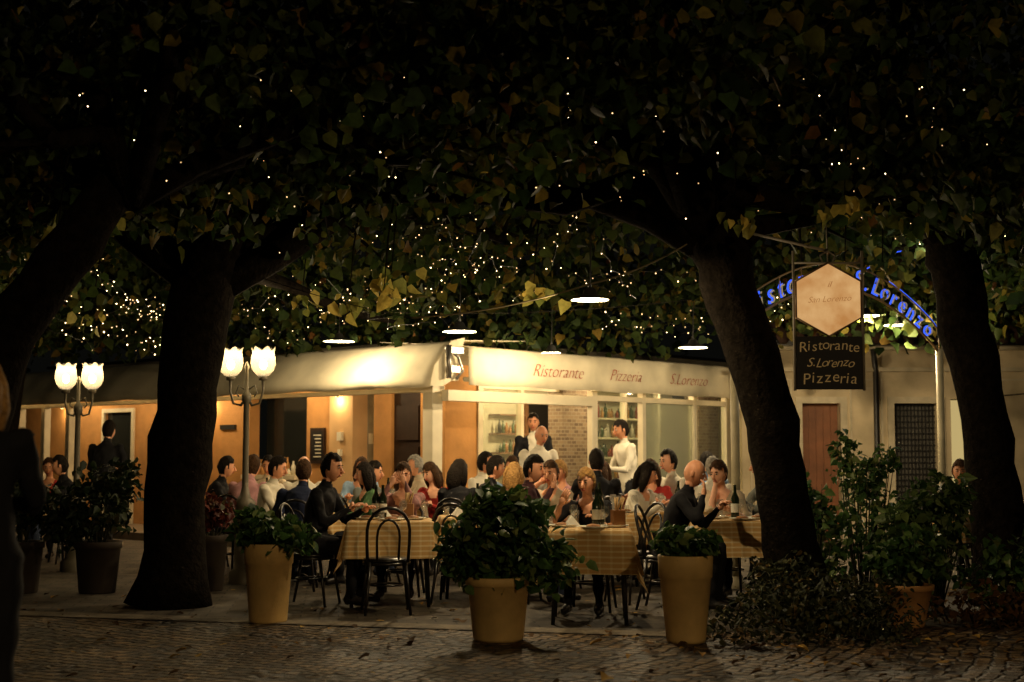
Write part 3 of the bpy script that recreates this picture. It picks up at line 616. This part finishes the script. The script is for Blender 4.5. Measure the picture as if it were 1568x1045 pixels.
plant('shrub',(3.75,12.8,0),[(0,0,.75,.34,.3,.3,1),(-.2,-.1,.45,.35,.3,.35,.8),(.15,0,1.0,.2,.2,.18,.3)],.085,leafmat('pale_plant_leaf',[(0,(.03,.07,.02)),(.5,(.08,.14,.04)),(1,(.2,.27,.1))],.3,.45),520,stems=20)
plant('shrub',(4.3,12.2,0),[(0,0,.3,.4,.4,.3,1),(.35,.1,.45,.3,.35,.36,.8)],.075,mplant,560,stems=18)
plant('shrub',(5.2,12.4,0),[(0,0,.45,.5,.45,.45,1),(-.2,0,1.0,.22,.22,.35,.3)],.09,mplant,760,stems=14)
plant('low_red_shrub',(3.95,11.4,0),[(0,0,.13,.6,.3,.17,1)],.055,leafmat('rust_leaf',[(0,(.03,.02,.01)),(.6,(.11,.05,.016)),(1,(.22,.12,.035))],.2,.7),700,stems=10)
plant('potted_shrub',(4.35,10.9,0),[(0,0,.38,.26,.22,.15,1)],.065,mplant,320,pot=('round',.14,.2,.26,mterra))
plant('ivy_mound',(2.3,10.9,0),[(0,0,.06,.8,.85,.22,1),(.2,.3,.22,.5,.6,.2,.6),(-.1,.8,.3,.3,.3,.22,.4)],.05,leafmat('ivy',[(0,(.012,.018,.007)),(.6,(.035,.042,.014)),(.9,(.07,.065,.02)),(1,(.16,.1,.03))],.15,.7),2600,narrow=.6,stems=60)

# ---------------------------------------------------------------- furniture
def chair_mesh():
    b=MB(); b.lathe([(0,.435),(.195,.435),(.205,.45),(.195,.465),(0,.47)],n=24)
    b.lathe([(.19,.41),(.205,.41),(.205,.435),(.19,.435)],n=24)
    for sx in (-1,1):
        b.tube([(sx*.15,-.13,.44),(sx*.18,-.17,.2),(sx*.2,-.2,0)],[.016,.014,.012])
        b.tube([(sx*.15,.15,.44),(sx*.17,.19,.2),(sx*.19,.24,0)],[.016,.014,.012])
    def hoop(w,h,r,y1):
        pts=[(-w,.165,.44),(-w*1.05,.19,.6)]
        for k in range(9):
            a=math.pi*(1-k/8); pts.append((w*1.05*math.cos(a),.2+y1*math.sin(a)+.02,.44+h*.6+(h*.4)*math.sin(a)))
        pts+=[(w*1.05,.19,.6),(w,.165,.44)]; b.tube(pts,r)
    hoop(.17,.46,.014,.05); hoop(.09,.36,.011,.045)
    b.tube([(.14*math.cos(2*math.pi*k/16),.14*math.sin(2*math.pi*k/16),.24) for k in range(17)],.009,n=6)
    return b
mchair=mat('black_bentwood',(.012,.01,.008),.3,spec=.5)
chair0=chair_mesh().obj('bistro_chair',[mchair]); chair0.location=(-1.07,12.25,0); chair0.rotation_euler=(0,0,math.pi+.15)
def chair(x,y,yaw): dup(chair0,'bistro_chair',(x,y,0),math.radians(yaw))
def clothmat():
    m,nt,out=newmat('striped_tablecloth'); N=nt.nodes; L=nt.links
    uv=N.new('ShaderNodeUVMap'); sp_=N.new('ShaderNodeSeparateXYZ'); L.new(uv.outputs[0],sp_.inputs[0])
    def band(o,f_,th):
        a=N.new('ShaderNodeMath'); a.operation='MULTIPLY'; a.inputs[1].default_value=f_; L.new(o,a.inputs[0])
        f=N.new('ShaderNodeMath'); f.operation='FRACT'; L.new(a.outputs[0],f.inputs[0])
        g=N.new('ShaderNodeMath'); g.operation='GREATER_THAN'; g.inputs[1].default_value=th; L.new(f.outputs[0],g.inputs[0]); return g
    g1=band(sp_.outputs[1],22,.68); g2=band(sp_.outputs[0],11,.8)
    h=N.new('ShaderNodeMath'); h.operation='MULTIPLY'; h.inputs[1].default_value=.3; L.new(g2.outputs[0],h.inputs[0])
    h1=N.new('ShaderNodeMath'); h1.operation='MULTIPLY'; h1.inputs[1].default_value=.6; L.new(g1.outputs[0],h1.inputs[0])
    sm=N.new('ShaderNodeMath'); L.new(h1.outputs[0],sm.inputs[0]); L.new(h.outputs[0],sm.inputs[1])
    mx=N.new('ShaderNodeMix'); mx.data_type='RGBA'; mx.inputs['A'].default_value=(.56,.33,.11,1); mx.inputs['B'].default_value=(.76,.64,.38,1); L.new(sm.outputs[0],mx.inputs['Factor'])
    p=N.new('ShaderNodeBsdfPrincipled'); p.inputs['Roughness'].default_value=.9; L.new(mx.outputs['Result'],p.inputs['Base Color']); L.new(p.outputs[0],out.inputs[0]); return m
mtc=clothmat()
def table(x,y,rot=0,w=.4,over=.3,loc_name='dining_table'):
    e=empty(loc_name,(x,y,0)); e.rotation_euler=(0,0,rot); b=MB()
    b.box(-w+.02,w-.02,-w+.02,w-.02,.72,.745)
    for sx in (-1,1):
        for sy in (-1,1): b.tube([(sx*(w-.07),sy*(w-.07),.72),(sx*(w-.04),sy*(w-.04),0)],[.022,.016],n=8)
    b.obj('table_frame',[mdark],e)
    n=40; T=w+over; ph=random.uniform(0,6); vs=[];uv=[]
    for i in range(n+1):
        for j in range(n+1):
            u=-T+2*T*i/n; v=-T+2*T*j/n; ex=max(abs(u)-w,0); ey=max(abs(v)-w,0); sx=1 if u>0 else -1; sy=1 if v>0 else -1
            dd=math.hypot(ex,ey); rip=(.022*math.sin(v*13+ph) if ex>ey else .022*math.sin(u*13+ph))*min(1,dd/.1)
            X=sx*(min(abs(u),w)+ex*.14)+(sx*rip if ex>0 else 0); Y=sy*(min(abs(v),w)+ey*.14)+(sy*rip if ey>0 else 0)
            if ex>0 and ey>0: X+=sx*dd*.12; Y+=sy*dd*.12
            vs.append((X,Y,.755-dd*.97)); uv.append((u,v))
    fs=[(i*(n+1)+j,(i+1)*(n+1)+j,(i+1)*(n+1)+j+1,i*(n+1)+j+1) for i in range(n) for j in range(n)]
    me=bpy.data.meshes.new('tablecloth'); me.from_pydata(vs,[],fs); me.materials.append(mtc)
    ul=me.uv_layers.new(name='UVMap'); ul.data.foreach_set('uv',[c for l in me.loops for c in uv[l.vertex_index]])
    me.polygons.foreach_set('use_smooth',[True]*len(fs)); o=bpy.data.objects.new('tablecloth',me); sc.collection.objects.link(o); o.parent=e
mgl=glassmat('wine_glass_glass',(.97,.98,.97),.25,.06,(.8,.8,.75)); mbot=mat('bottle_glass',(.012,.02,.008),.08,spec=.6); mpl8=mat('porcelain',(.75,.73,.62),.3)
b=MB(); b.lathe([(.033,0),(.03,.004),(.004,.01),(.004,.08),(.03,.1),(.037,.13),(.03,.175)],n=14); g0=b.obj('wine_glass',[mgl]); 
b=MB(); b.lathe([(0,0),(.036,0),(.038,.01),(.038,.19),(.015,.24),(.013,.3),(.015,.31),(0,.31)],n=14); b.lathe([(.0385,.06),(.0385,.14)],n=14,mi=1); bt0=b.obj('wine_bottle',[mbot,mpl8])
b=MB(); b.lathe([(0,.006),(.08,.006),(.12,.02),(.12,.016),(.08,0),(0,0)],n=24); b.ball((0,0,.02),.06,.05,.018,n=10,m=6,mi=1); pl0=b.obj('dinner_plate',[mpl8,mat('food',(.35,.15,.05),.6,var=.6,scale=40)])
b=MB(); b.lathe([(0,0),(.03,0),(.033,.12),(0,.12)],n=12); cp0=b.obj('water_tumbler',[mgl])
b=MB(); b.box(-.05,.05,-.05,.05,0,.14); 
for k in range(8): b.tube([(R_(-.035,.035),R_(-.035,.035),.1),(R_(-.05,.05),R_(-.05,.05),.24)],.006,n=5,mi=1)
br0=b.obj('breadstick_holder',[mat('basket',(.3,.13,.04),.7),mat('breadstick',(.6,.4,.18),.8)])
b=MB(); b.add([(-.07,-.05,0),(.07,-.05,0),(.05,.06,.0),(0,.0,.1),(-.05,.05,0)],[(0,1,3),(1,2,3),(2,4,3),(4,0,3)]); nk0=b.obj('folded_napkin',[mpl8])
used=set()
def put(o,x,y,rot=0,z=.757):
    if o.name not in used: used.add(o.name); o.location=(x,y,z); o.rotation_euler=(0,0,rot)
    else: dup(o,o.name.split('.')[0],(x,y,z),rot)
def dress(x,y,full=True):
    for sx,sy in ((-.22,.05),(.2,.0),(.02,-.22),(0,.24)):
        if random.random()<.8: put(pl0,x+sx,y+sy)
        put(g0,x+sx+.1,y+sy+.1); 
        if random.random()<.6: put(cp0,x+sx-.1,y+sy+.11)
    put(bt0,x+R_(-.1,.1),y+R_(-.05,.1)); 
    if random.random()<.7: put(nk0,x+R_(-.2,.2),y+R_(-.2,.2),R_(0,3))
for (x,y,r,w,ov) in ((-1.1,13.0,.08,.38,.33),(.63,11.65,-.06,.33,.36),(2.05,13.1,0,.36,.33),(-.32,13.75,.1,.36,.3),(-2.15,15.2,.3,.4,.3),(-1.55,17.0,.2,.4,.3),(.95,14.5,0,.38,.3),(1.72,15.2,.2,.38,.3),(4.8,14.7,0,.36,.3),(-6.0,18.1,.2,.4,.3),(.1,15.7,.3,.38,.3),(-2.9,17.2,0,.38,.3)):
    table(x,y,r,w,ov); dress(x,y)
put(br0,.86,11.62,.2); put(br0,-.95,13.1)
put(bt0,.72,11.75); put(bt0,-1.25,13.15)

# ---------------------------------------------------------------- people
def clothm(n,c,var=.12): return mat(n,c,.85,var=var,scale=14,bump=.3,bscale=10,spec=.12)
mskin=mat('skin',(.76,.36,.2),.5,var=.12,scale=12,spec=.3); mskin2=mat('skin_tan',(.6,.27,.14),.5,var=.12,scale=12,spec=.3); mskin3=mat('skin_fair',(.85,.45,.28),.5,var=.1,scale=12,spec=.3)
meye=mat('eye_white',(.55,.5,.42),.3); miris=mat('iris_dark',(.02,.015,.01),.2); mlip=mat('lips',(.42,.09,.06),.45); mshoe=mat('shoe_leather',(.015,.012,.01),.4)
hm=lambda n,c: mat(n,c,.75,var=.5,scale=40,bump=.8,bscale=60,spec=.12)
HAIR={'dark':hm('dark_hair',(.009,.006,.004)),'brown':hm('brown_hair',(.05,.024,.01)),'blond':hm('blond_hair',(.36,.2,.065)),'grey':hm('grey_hair',(.28,.26,.22))}
CL={'black':clothm('black_fabric',(.012,.012,.014)),'white':clothm('white_fabric',(.72,.67,.54),.08),'pink':clothm('pink_shirt',(.5,.26,.27)),'grey':clothm('grey_shirt',(.16,.17,.15)),'blue':clothm('pale_blue_shirt',(.26,.38,.52)),'navy':clothm('navy_fabric',(.015,.02,.045)),'plaid':clothm('plaid_shirt',(.07,.03,.035),.6),'cream':clothm('cream_top',(.58,.47,.32)),'red':clothm('red_top',(.38,.035,.03)),'jean':clothm('denim',(.03,.04,.07)),'brownc':clothm('brown_top',(.14,.06,.03)),'green':clothm('green_top',(.06,.12,.05)),'floral':clothm('patterned_top',(.26,.13,.12),.8)}
def ik(S_,T,l1,l2,pole):
    D=T-S_; d=min(D.length,(l1+l2)*.985); n=D.normalized(); a=(l1*l1-l2*l2+d*d)/(2*d); h=math.sqrt(max(l1*l1-a*a,0))
    pp=pole-n*pole.dot(n); pp=pp.normalized() if pp.length>1e-6 else V((0,0,-1))
    return S_+n*a+pp*h, S_+n*d
prand=random.Random(11)
def person(name,x,y,yaw,top='black',pants='black',hair='dark',style='short',scale=1,sit=True,lean=8,arms='table',hyaw=None,hpitch=None,sleeves=True,skin=None,z0=0,woman=False,vneck=None,stride=0,side=None):
    skin=skin or prand.choice([mskin,mskin,mskin2,mskin3]); hz=.52 if sit else .93
    if hyaw is None: hyaw=prand.uniform(-32,32) if sit else 0
    if hpitch is None: hpitch=prand.uniform(2,16)
    if side is None: side=prand.uniform(-6,6) if sit else 0
    if sit: lean+=prand.uniform(-4,7)
    hip=V((0,0,hz)); th=math.radians(lean); sd=math.radians(side)
    up=V((math.sin(sd),-math.sin(th),math.cos(th))).normalized(); X=V((1,0,0))
    sw=.165 if woman else .19
    segs=[]; b=MB()
    def seg(p,q,r,l): segs.append((np.array(p),np.array(q),r,l))
    lv=[(-.10,.14,.11),(0,.165,.125),(.1,.15,.11),(.2,.135 if woman else .148,.105),(.32,.15 if woman else .17,.12),(.42,.155 if woman else .182,.11),(.475,.12,.085),(.51,.065,.06)]
    bend=lambda h: hip+up*h+V((0,-.05*max(h-.25,0)*2,0))
    b.loft([bend(h) for h,_,_ in lv],[w_ for _,w_,_ in lv],[d_ for _,_,d_ in lv],n=16,xax=(1,0,0))
    seg(bend(0),bend(.45),.13,'top')
    nb=bend(.5); hup=(up+V((0,0,1.2))).normalized(); hc=nb+hup*.165+V((0,-.04,0))
    b.loft([nb-up*.06,nb+hup*.03,hc-V((0,-.015,.03))],[.058,.048,.046],n=12); seg(nb+up*.02,hc,.05,'skin')
    hands=[]
    for sx in (-1,1):
        sh=bend(.445)+X*sx*sw; b.ball(sh,.06,n=10,m=8)
        jit=V((prand.uniform(-.05,.05),prand.uniform(-.05,.05),prand.uniform(0,.06))) if sit else V((0,0,0))
        if arms=='table': T=V((sx*.15,-.42,.80 if sit else 1.1))
        elif arms=='face': T=V((sx*.06,-.2,hc.z-.14)) if sx<0 else V((sx*.15,-.4,.8))
        elif arms=='face2': T=V((sx*.05,-.24,hc.z-.13))
        elif arms=='up': T=V((sx*.16,-.36,hc.z-.22)) if sx<0 else V((sx*.15,-.4,.8))
        elif arms=='lap': T=V((sx*.12,-.3,.64))
        elif arms=='carry': T=V((sx*.13,-.36,1.12))
        else: T=V((sx*.27,-.04,hz-.1))
        el,wr=ik(sh,T+jit,.29,.26,V((sx*.6,.25 if sit else .5,-1)))
        b.loft([sh,sh.lerp(el,.4),el],[.058,.05,.042],n=10); b.loft([el,el.lerp(wr,.35),wr],[.043,.04,.027],n=10)
        seg(sh,el,.05,'top'); seg(el,wr,.038,'top' if sleeves else 'skin'); 
        dr=(wr-el).normalized(); b.ball(wr+dr*.045,.04,.025,.05,n=10,m=8); seg(wr+dr*.01,wr+dr*.09,.035,'skin')
        hands.append((wr,dr,sx))
        hj=hip+V((sx*.09,0,-.01))
        if sit: kn=hip+V((sx*.13,-.43,-.0)); an=V((sx*.14,-.40,.1)); 
        else:
            st_=stride*sx; kn=V((sx*.1,-.04-.22*st_,.5)); an=V((sx*.1,.02-.38*st_,.1))
            if abs(stride)>.1 and st_<0: an.z=.14; kn.z=.49
        toe=an+V((sx*.02,-.17,-.055))
        b.loft([hj,hj.lerp(kn,.4),kn],[.095,.085,.062],n=12); b.loft([kn,kn.lerp(an,.3),an],[.062,.06,.042],n=12); b.ball(kn,.062,n=10,m=8)
        b.loft([an+V((0,.05,-.05)),an+V((0,.0,-.03)),toe],[.04,.045,.032],n=10)
        seg(hj,kn,.085,'pants'); seg(kn,an,.055,'pants'); seg(an+V((0,.04,-.05)),toe,.045,'shoe')
    tmp=b.obj('tmp',[]); m=tmp.modifiers.new('r','REMESH'); m.mode='VOXEL'; m.voxel_size=.0165; m2=tmp.modifiers.new('s','SMOOTH'); m2.factor=.5; m2.iterations=4
    dg=bpy.context.evaluated_depsgraph_get(); ev=tmp.evaluated_get(dg); me=bpy.data.meshes.new_from_object(ev)
    nv=len(me.vertices); co=np.empty(nv*3); me.vertices.foreach_get('co',co); co=co.reshape(-1,3)
    faces=[tuple(p.vertices) for p in me.polygons]
    bpy.data.objects.remove(tmp); bpy.data.meshes.remove(me)
    cen=np.array([co[list(f)].mean(0) for f in faces]); best=np.full(len(cen),9.); lab=np.zeros(len(cen),int); LB={'skin':0,'top':1,'pants':2,'shoe':3}
    for p,q,r,l in segs:
        d=q-p; t=np.clip(((cen-p)@d)/(d@d),0,1); D=np.linalg.norm(cen-(p+t[:,None]*d),axis=1)-r
        w=D<best; best[w]=D[w]; lab[w]=LB[l]
    neck=np.array(bend(.475)); rel=(cen-neck)@np.array(up); lab[(lab==0)&(rel<.0)&(np.abs(cen[:,0])<.12)&(cen[:,2]>hz+.35)&(cen[:,1]>neck[1]-.16)]=1
    ph=prand.uniform(0,6)
    co+= (np.sin(co[:,[2]]*38+co[:,[0]]*30+ph)*.005+np.sin(co[:,[0]]*41+co[:,[1]]*37+ph)*.004)*np.array([1,1,0])*(co[:,[2]]<neck[2]-.01)
    mats=[skin,CL[top],CL[pants],mshoe,HAIR[hair] if hair in HAIR else skin,meye,miris,mlip]
    if vneck:
        mats.append(CL[vneck]); zc=neck[2]; fr=(lab==1)&(cen[:,1]<neck[1]-.03)&(np.abs(cen[:,0])<.02+.18*(cen[:,2]-(zc-.33)))&(cen[:,2]>zc-.33)&(np.abs(cen[:,0])<.08); lab[fr]=8
    elif woman:
        zc=neck[2]; fr=(lab==1)&(cen[:,1]<neck[1]+.0)&(np.abs(cen[:,0])<.03+.5*(cen[:,2]-(zc-.1)))&(cen[:,2]>zc-.1)&(np.abs(cen[:,0])<.075); lab[fr]=0
    B=MB(); B.v=[tuple(c) for c in co]; B.f=faces; B.m=lab.tolist(); B.sm=[True]*len(faces)
    for wr,dr,sx in hands:
        ref=V((0,0,1)) if abs(dr.z)<.8 else V((0,-1,0)); sidev=dr.cross(ref).normalized(); pal=sidev.cross(dr).normalized()*-1
        for k,(o,l) in enumerate(((-.027,.07),(-.009,.08),(.009,.076),(.026,.06))):
            p=wr+dr*.075+sidev*o; B.tube([p-dr*.02,p+dr*l*.45+pal*.008,p+dr*l*.75+pal*.024,p+dr*l*.9+pal*.042],[.0095,.009,.008,.006],n=7,mi=0)
        p=wr+dr*.03+sidev*(-sx*.03); B.tube([p,p+dr*.03-sidev*sx*.022,p+dr*.058-sidev*sx*.028+pal*.012],[.012,.0105,.008],n=7,mi=0)
    if not woman:
        ct=1 if not vneck else 8
        B.loft([nb-up*.02,nb+hup*.01,nb+hup*.03],[.072,.064,.06],[.067,.06,.057],n=14,mi=ct,cap=False)
    Rh=Matrix.Rotation(math.radians(hyaw),3,'Z')@Matrix.Rotation(math.radians(hpitch),3,'X')
    def shp(d,q):
        q=q.copy()
        if d.z<0: q.x*=1-.36*(-d.z)**1.5; q.y*=1-.2*(-d.z)**2
        if d.z<-.2 and d.y<0: q.y-=.012*(-d.z)
        if d.y<-.3: q.y*=.94
        if abs(d.z-.08)<.16 and d.y<-.5: q.y+=.009*(1-abs(d.z-.08)/.16)*(1 if abs(d.x)>.15 else .1)
        return q
    B.ball(hc,.074,.094,.115,n=24,m=18,mi=0,R=Rh,fn=shp)
    def hp(x_,y_,z_): return hc+Rh@V((x_,y_,z_))
    B.loft([hp(0,-.083,.02),hp(0,-.097,-.005),hp(0,-.11,-.024),hp(0,-.09,-.034)],[.008,.011,.015,.012],n=8,mi=0)
    for sx in (-1,1):
        B.ball(hp(sx*.073,.005,-.003),.010,.018,.03,n=8,m=8,mi=0,R=Rh)
        B.ball(hp(sx*.029,-.079,.012),.0125,.008,.007,n=8,m=6,mi=5,R=Rh); B.ball(hp(sx*.029,-.0845,.013),.009,.005,.0068,n=8,m=6,mi=6,R=Rh)
        B.ball(hp(sx*.03,-.083,.033),.02,.006,.0055,n=8,m=4,mi=4 if hair not in (None,'blond') else 6,R=Rh)
    B.ball(hp(0,-.085,-.056),.023,.009,.0075,n=10,m=6,mi=7,R=Rh)
    ns=prand.uniform(0,9); vol=1.10 if woman else 1.07
    def hf(d,q):
        q=shp(d,q); k=vol+.04*math.sin(d.x*9+ns)*math.cos(d.z*8+d.y*7)+.025*math.sin(d.x*23+d.y*19+ns); q=q*k
        if d.z>.3: q.z+=.01
        return q
    if style in('short','long','bun'):
        line=.36 if style!='short' else .42
        def kp(d):
            if d.y<-.25: return d.z>line+.3*max(0,-d.y-.5)+.12*math.sin(d.x*5+ns)
            if d.y<.12: return d.z>(-.1 if style=='short' else -.5)
            return d.z>-.66
        B.ball(hc,.077,.098,.118,n=28,m=20,mi=4,R=Rh,fn=hf,keep=kp)
    if style=='long':
        for sx in (-1,1):
            B.loft([hp(sx*.05,.0,.075),hp(sx*.078,.01,0),hp(sx*.085,.02,-.1),hp(sx*.08,.02,-.2)],[.03,.028,.032,.012],[.05,.06,.055,.02],n=10,mi=4)
        B.loft([hp(0,.06,.06),hp(0,.085,-.03),hp(0,.09,-.13),hp(0,.095,-.24)],[.06,.085,.085,.04],[.04,.045,.04,.015],n=14,mi=4)
    if style=='bun': B.ball(hp(0,.11,.03),.04,n=10,m=8,mi=4)
    if style=='bald' and hair in HAIR:
        B.ball(hc,.0755,.096,.116,n=28,m=20,mi=4,R=Rh,fn=lambda d,q: shp(d,q)*1.03,keep=lambda d: d.y>.0 and -.55<d.z<.12)
    o=B.obj(name,mats); o.location=(x,y,z0); o.rotation_euler=(0,0,math.radians(yaw)); o.scale=(scale,)*3
    if sit: chair(x,y,yaw)
    return o
SP=person
SP('seated_man',-1.8,12.9,78,'black','black','dark','short',1.04,lean=10,arms='table',hpitch=6,hyaw=-6,side=0,skin=mskin)
SP('seated_woman',-1.06,13.75,-4,'floral','black','brown','bun',.97,lean=10,arms='face2',woman=True,hpitch=8,hyaw=5,skin=mskin3)
SP('seated_man',-2.68,15.5,75,'white','jean','dark','short',1.02,lean=14,arms='table')
SP('seated_man',-3.05,16.0,160,'pink','jean','brown','short',1.04,lean=10)
SP('seated_man',-2.42,16.4,200,'white','jean','grey','bald',1.02,lean=8)
SP('seated_man',-1.75,16.0,62,'grey','jean','dark','short',1.0,lean=22,arms='table')
SP('seated_woman',-1.9,17.8,5,'blue','black','brown','long',1.0,woman=True)
SP('seated_woman',-.55,14.8,165,'black','black','dark','long',.99,woman=True,lean=6)
SP('seated_man',-.33,15.2,110,'black','jean','dark','short',1.02,lean=8)
SP('seated_woman',-.1,14.6,150,'brownc','black','blond','long',.97,woman=True,lean=8)
SP('seated_man',.02,13.15,72,'plaid','jean','dark','short',1.03,lean=12,arms='up',hpitch=5,hyaw=-10,skin=mskin)
SP('seated_woman',.42,14.3,-25,'cream','black','brown','short',.98,woman=True,arms='face',sleeves=False)
SP('seated_woman',.68,12.45,-12,'black','black','blond','bun',.95,woman=True,lean=8,arms='up',sleeves=False,hyaw=-15,side=0,skin=mskin3)
SP('seated_man',.9,15.4,188,'black','black','dark','short',1.07,lean=2)
SP('seated_woman',1.22,14.9,55,'white','black','dark','long',.98,woman=True,lean=10)
SP('seated_woman',1.6,16.0,-25,'red','black','brown','long',.99,woman=True)
SP('seated_man',1.88,16.2,-60,'white','jean','dark','short',1.07,lean=4)
SP('seated_man',1.36,12.55,72,'black','black',None,'bald',1.02,lean=18,arms='up',skin=mskin,hyaw=0,side=0)
SP('seated_man',2.25,16.6,170,'blue','jean','dark','short',1.06)
SP('seated_man',2.15,15.6,165,'white','jean','grey','short',1.01)
SP('seated_woman',2.1,13.9,-30,'cream','black','brown','short',.99,woman=True,arms='face',sleeves=False)
SP('seated_woman',4.83,15.4,0,'black','black','brown','bun',.99,woman=True,sleeves=False,arms='table')
SP('seated_woman',-6.1,18.9,0,'red','black','brown','short',.99,woman=True)
SP('seated_man',-3.1,17.9,20,'cream','jean','dark','short',1.02)
SP('seated_woman',-.78,16.2,-30,'red','black','brown','long',.97,woman=True,arms='face')
SP('seated_man',.05,16.6,5,'blue','jean','brown','short',1.02)
SP('seated_woman',1.1,16.3,200,'navy','black','brown','long',.98,woman=True)
SP('seated_man',-3.6,17.0,90,'black','jean','dark','short',1.02)
SP('seated_man',-5.5,17.8,-60,'black','jean','dark','short',1.02)
SP('seated_man',-2.15,14.3,185,'navy','jean','brown','short',1.0,lean=12)
SP('seated_woman',-1.45,15.0,-70,'green','black','dark','long',.96,woman=True)
SP('seated_man',-1.05,17.2,-80,'cream','jean','grey','short',1.02)
SP('seated_woman',.62,15.9,-50,'pink','black','blond','short',.98,woman=True)
SP('seated_man',-.45,17.3,60,'white','jean','dark','short',1.05)
SP('seated_man',2.75,15.2,-85,'grey','jean','brown','short',1.04)
SP('waiter',.27,17.0,25,'white','black','grey','bald',.99,sit=False,lean=12,arms='carry',hpitch=14,skin=mskin2)
SP('waiter',.3,19.7,-5,'black','black','dark','short',1.04,sit=False,lean=0,arms='carry',z0=.12,vneck='white',skin=mskin2,hpitch=4)
SP('waiter',1.5,18.3,-70,'white','black','dark','short',1.04,sit=False,lean=4,arms='carry',skin=mskin2)
SP('waiter',-5.3,18.5,165,'black','black','dark','short',1.04,sit=False,lean=6,arms='carry')
SP('pedestrian',-2.17,5.8,200,'black','black','blond','long',1.02,sit=False,lean=0,arms='carry',woman=True,stride=.3)
chair(-.5,13.1,170); chair(1.12,13.1,-60); chair(4.4,14.4,70)

# ---------------------------------------------------------------- world & camera
w=bpy.data.worlds.new('World'); sc.world=w; w.use_nodes=True
bg=w.node_tree.nodes['Background']; bg.inputs[0].default_value=(.5,.5,.4,1); bg.inputs[1].default_value=.005
cam=bpy.data.cameras.new('camera'); cam.lens=50; cam.sensor_width=36; cam.clip_end=500
co_=bpy.data.objects.new('camera',cam); co_.location=(0,0,1.35); co_.rotation_euler=(math.radians(90+4.54),0,0); sc.collection.objects.link(co_)
cam.dof.use_dof=True; cam.dof.focus_distance=12.5; cam.dof.aperture_fstop=2.2
sc.camera=co_
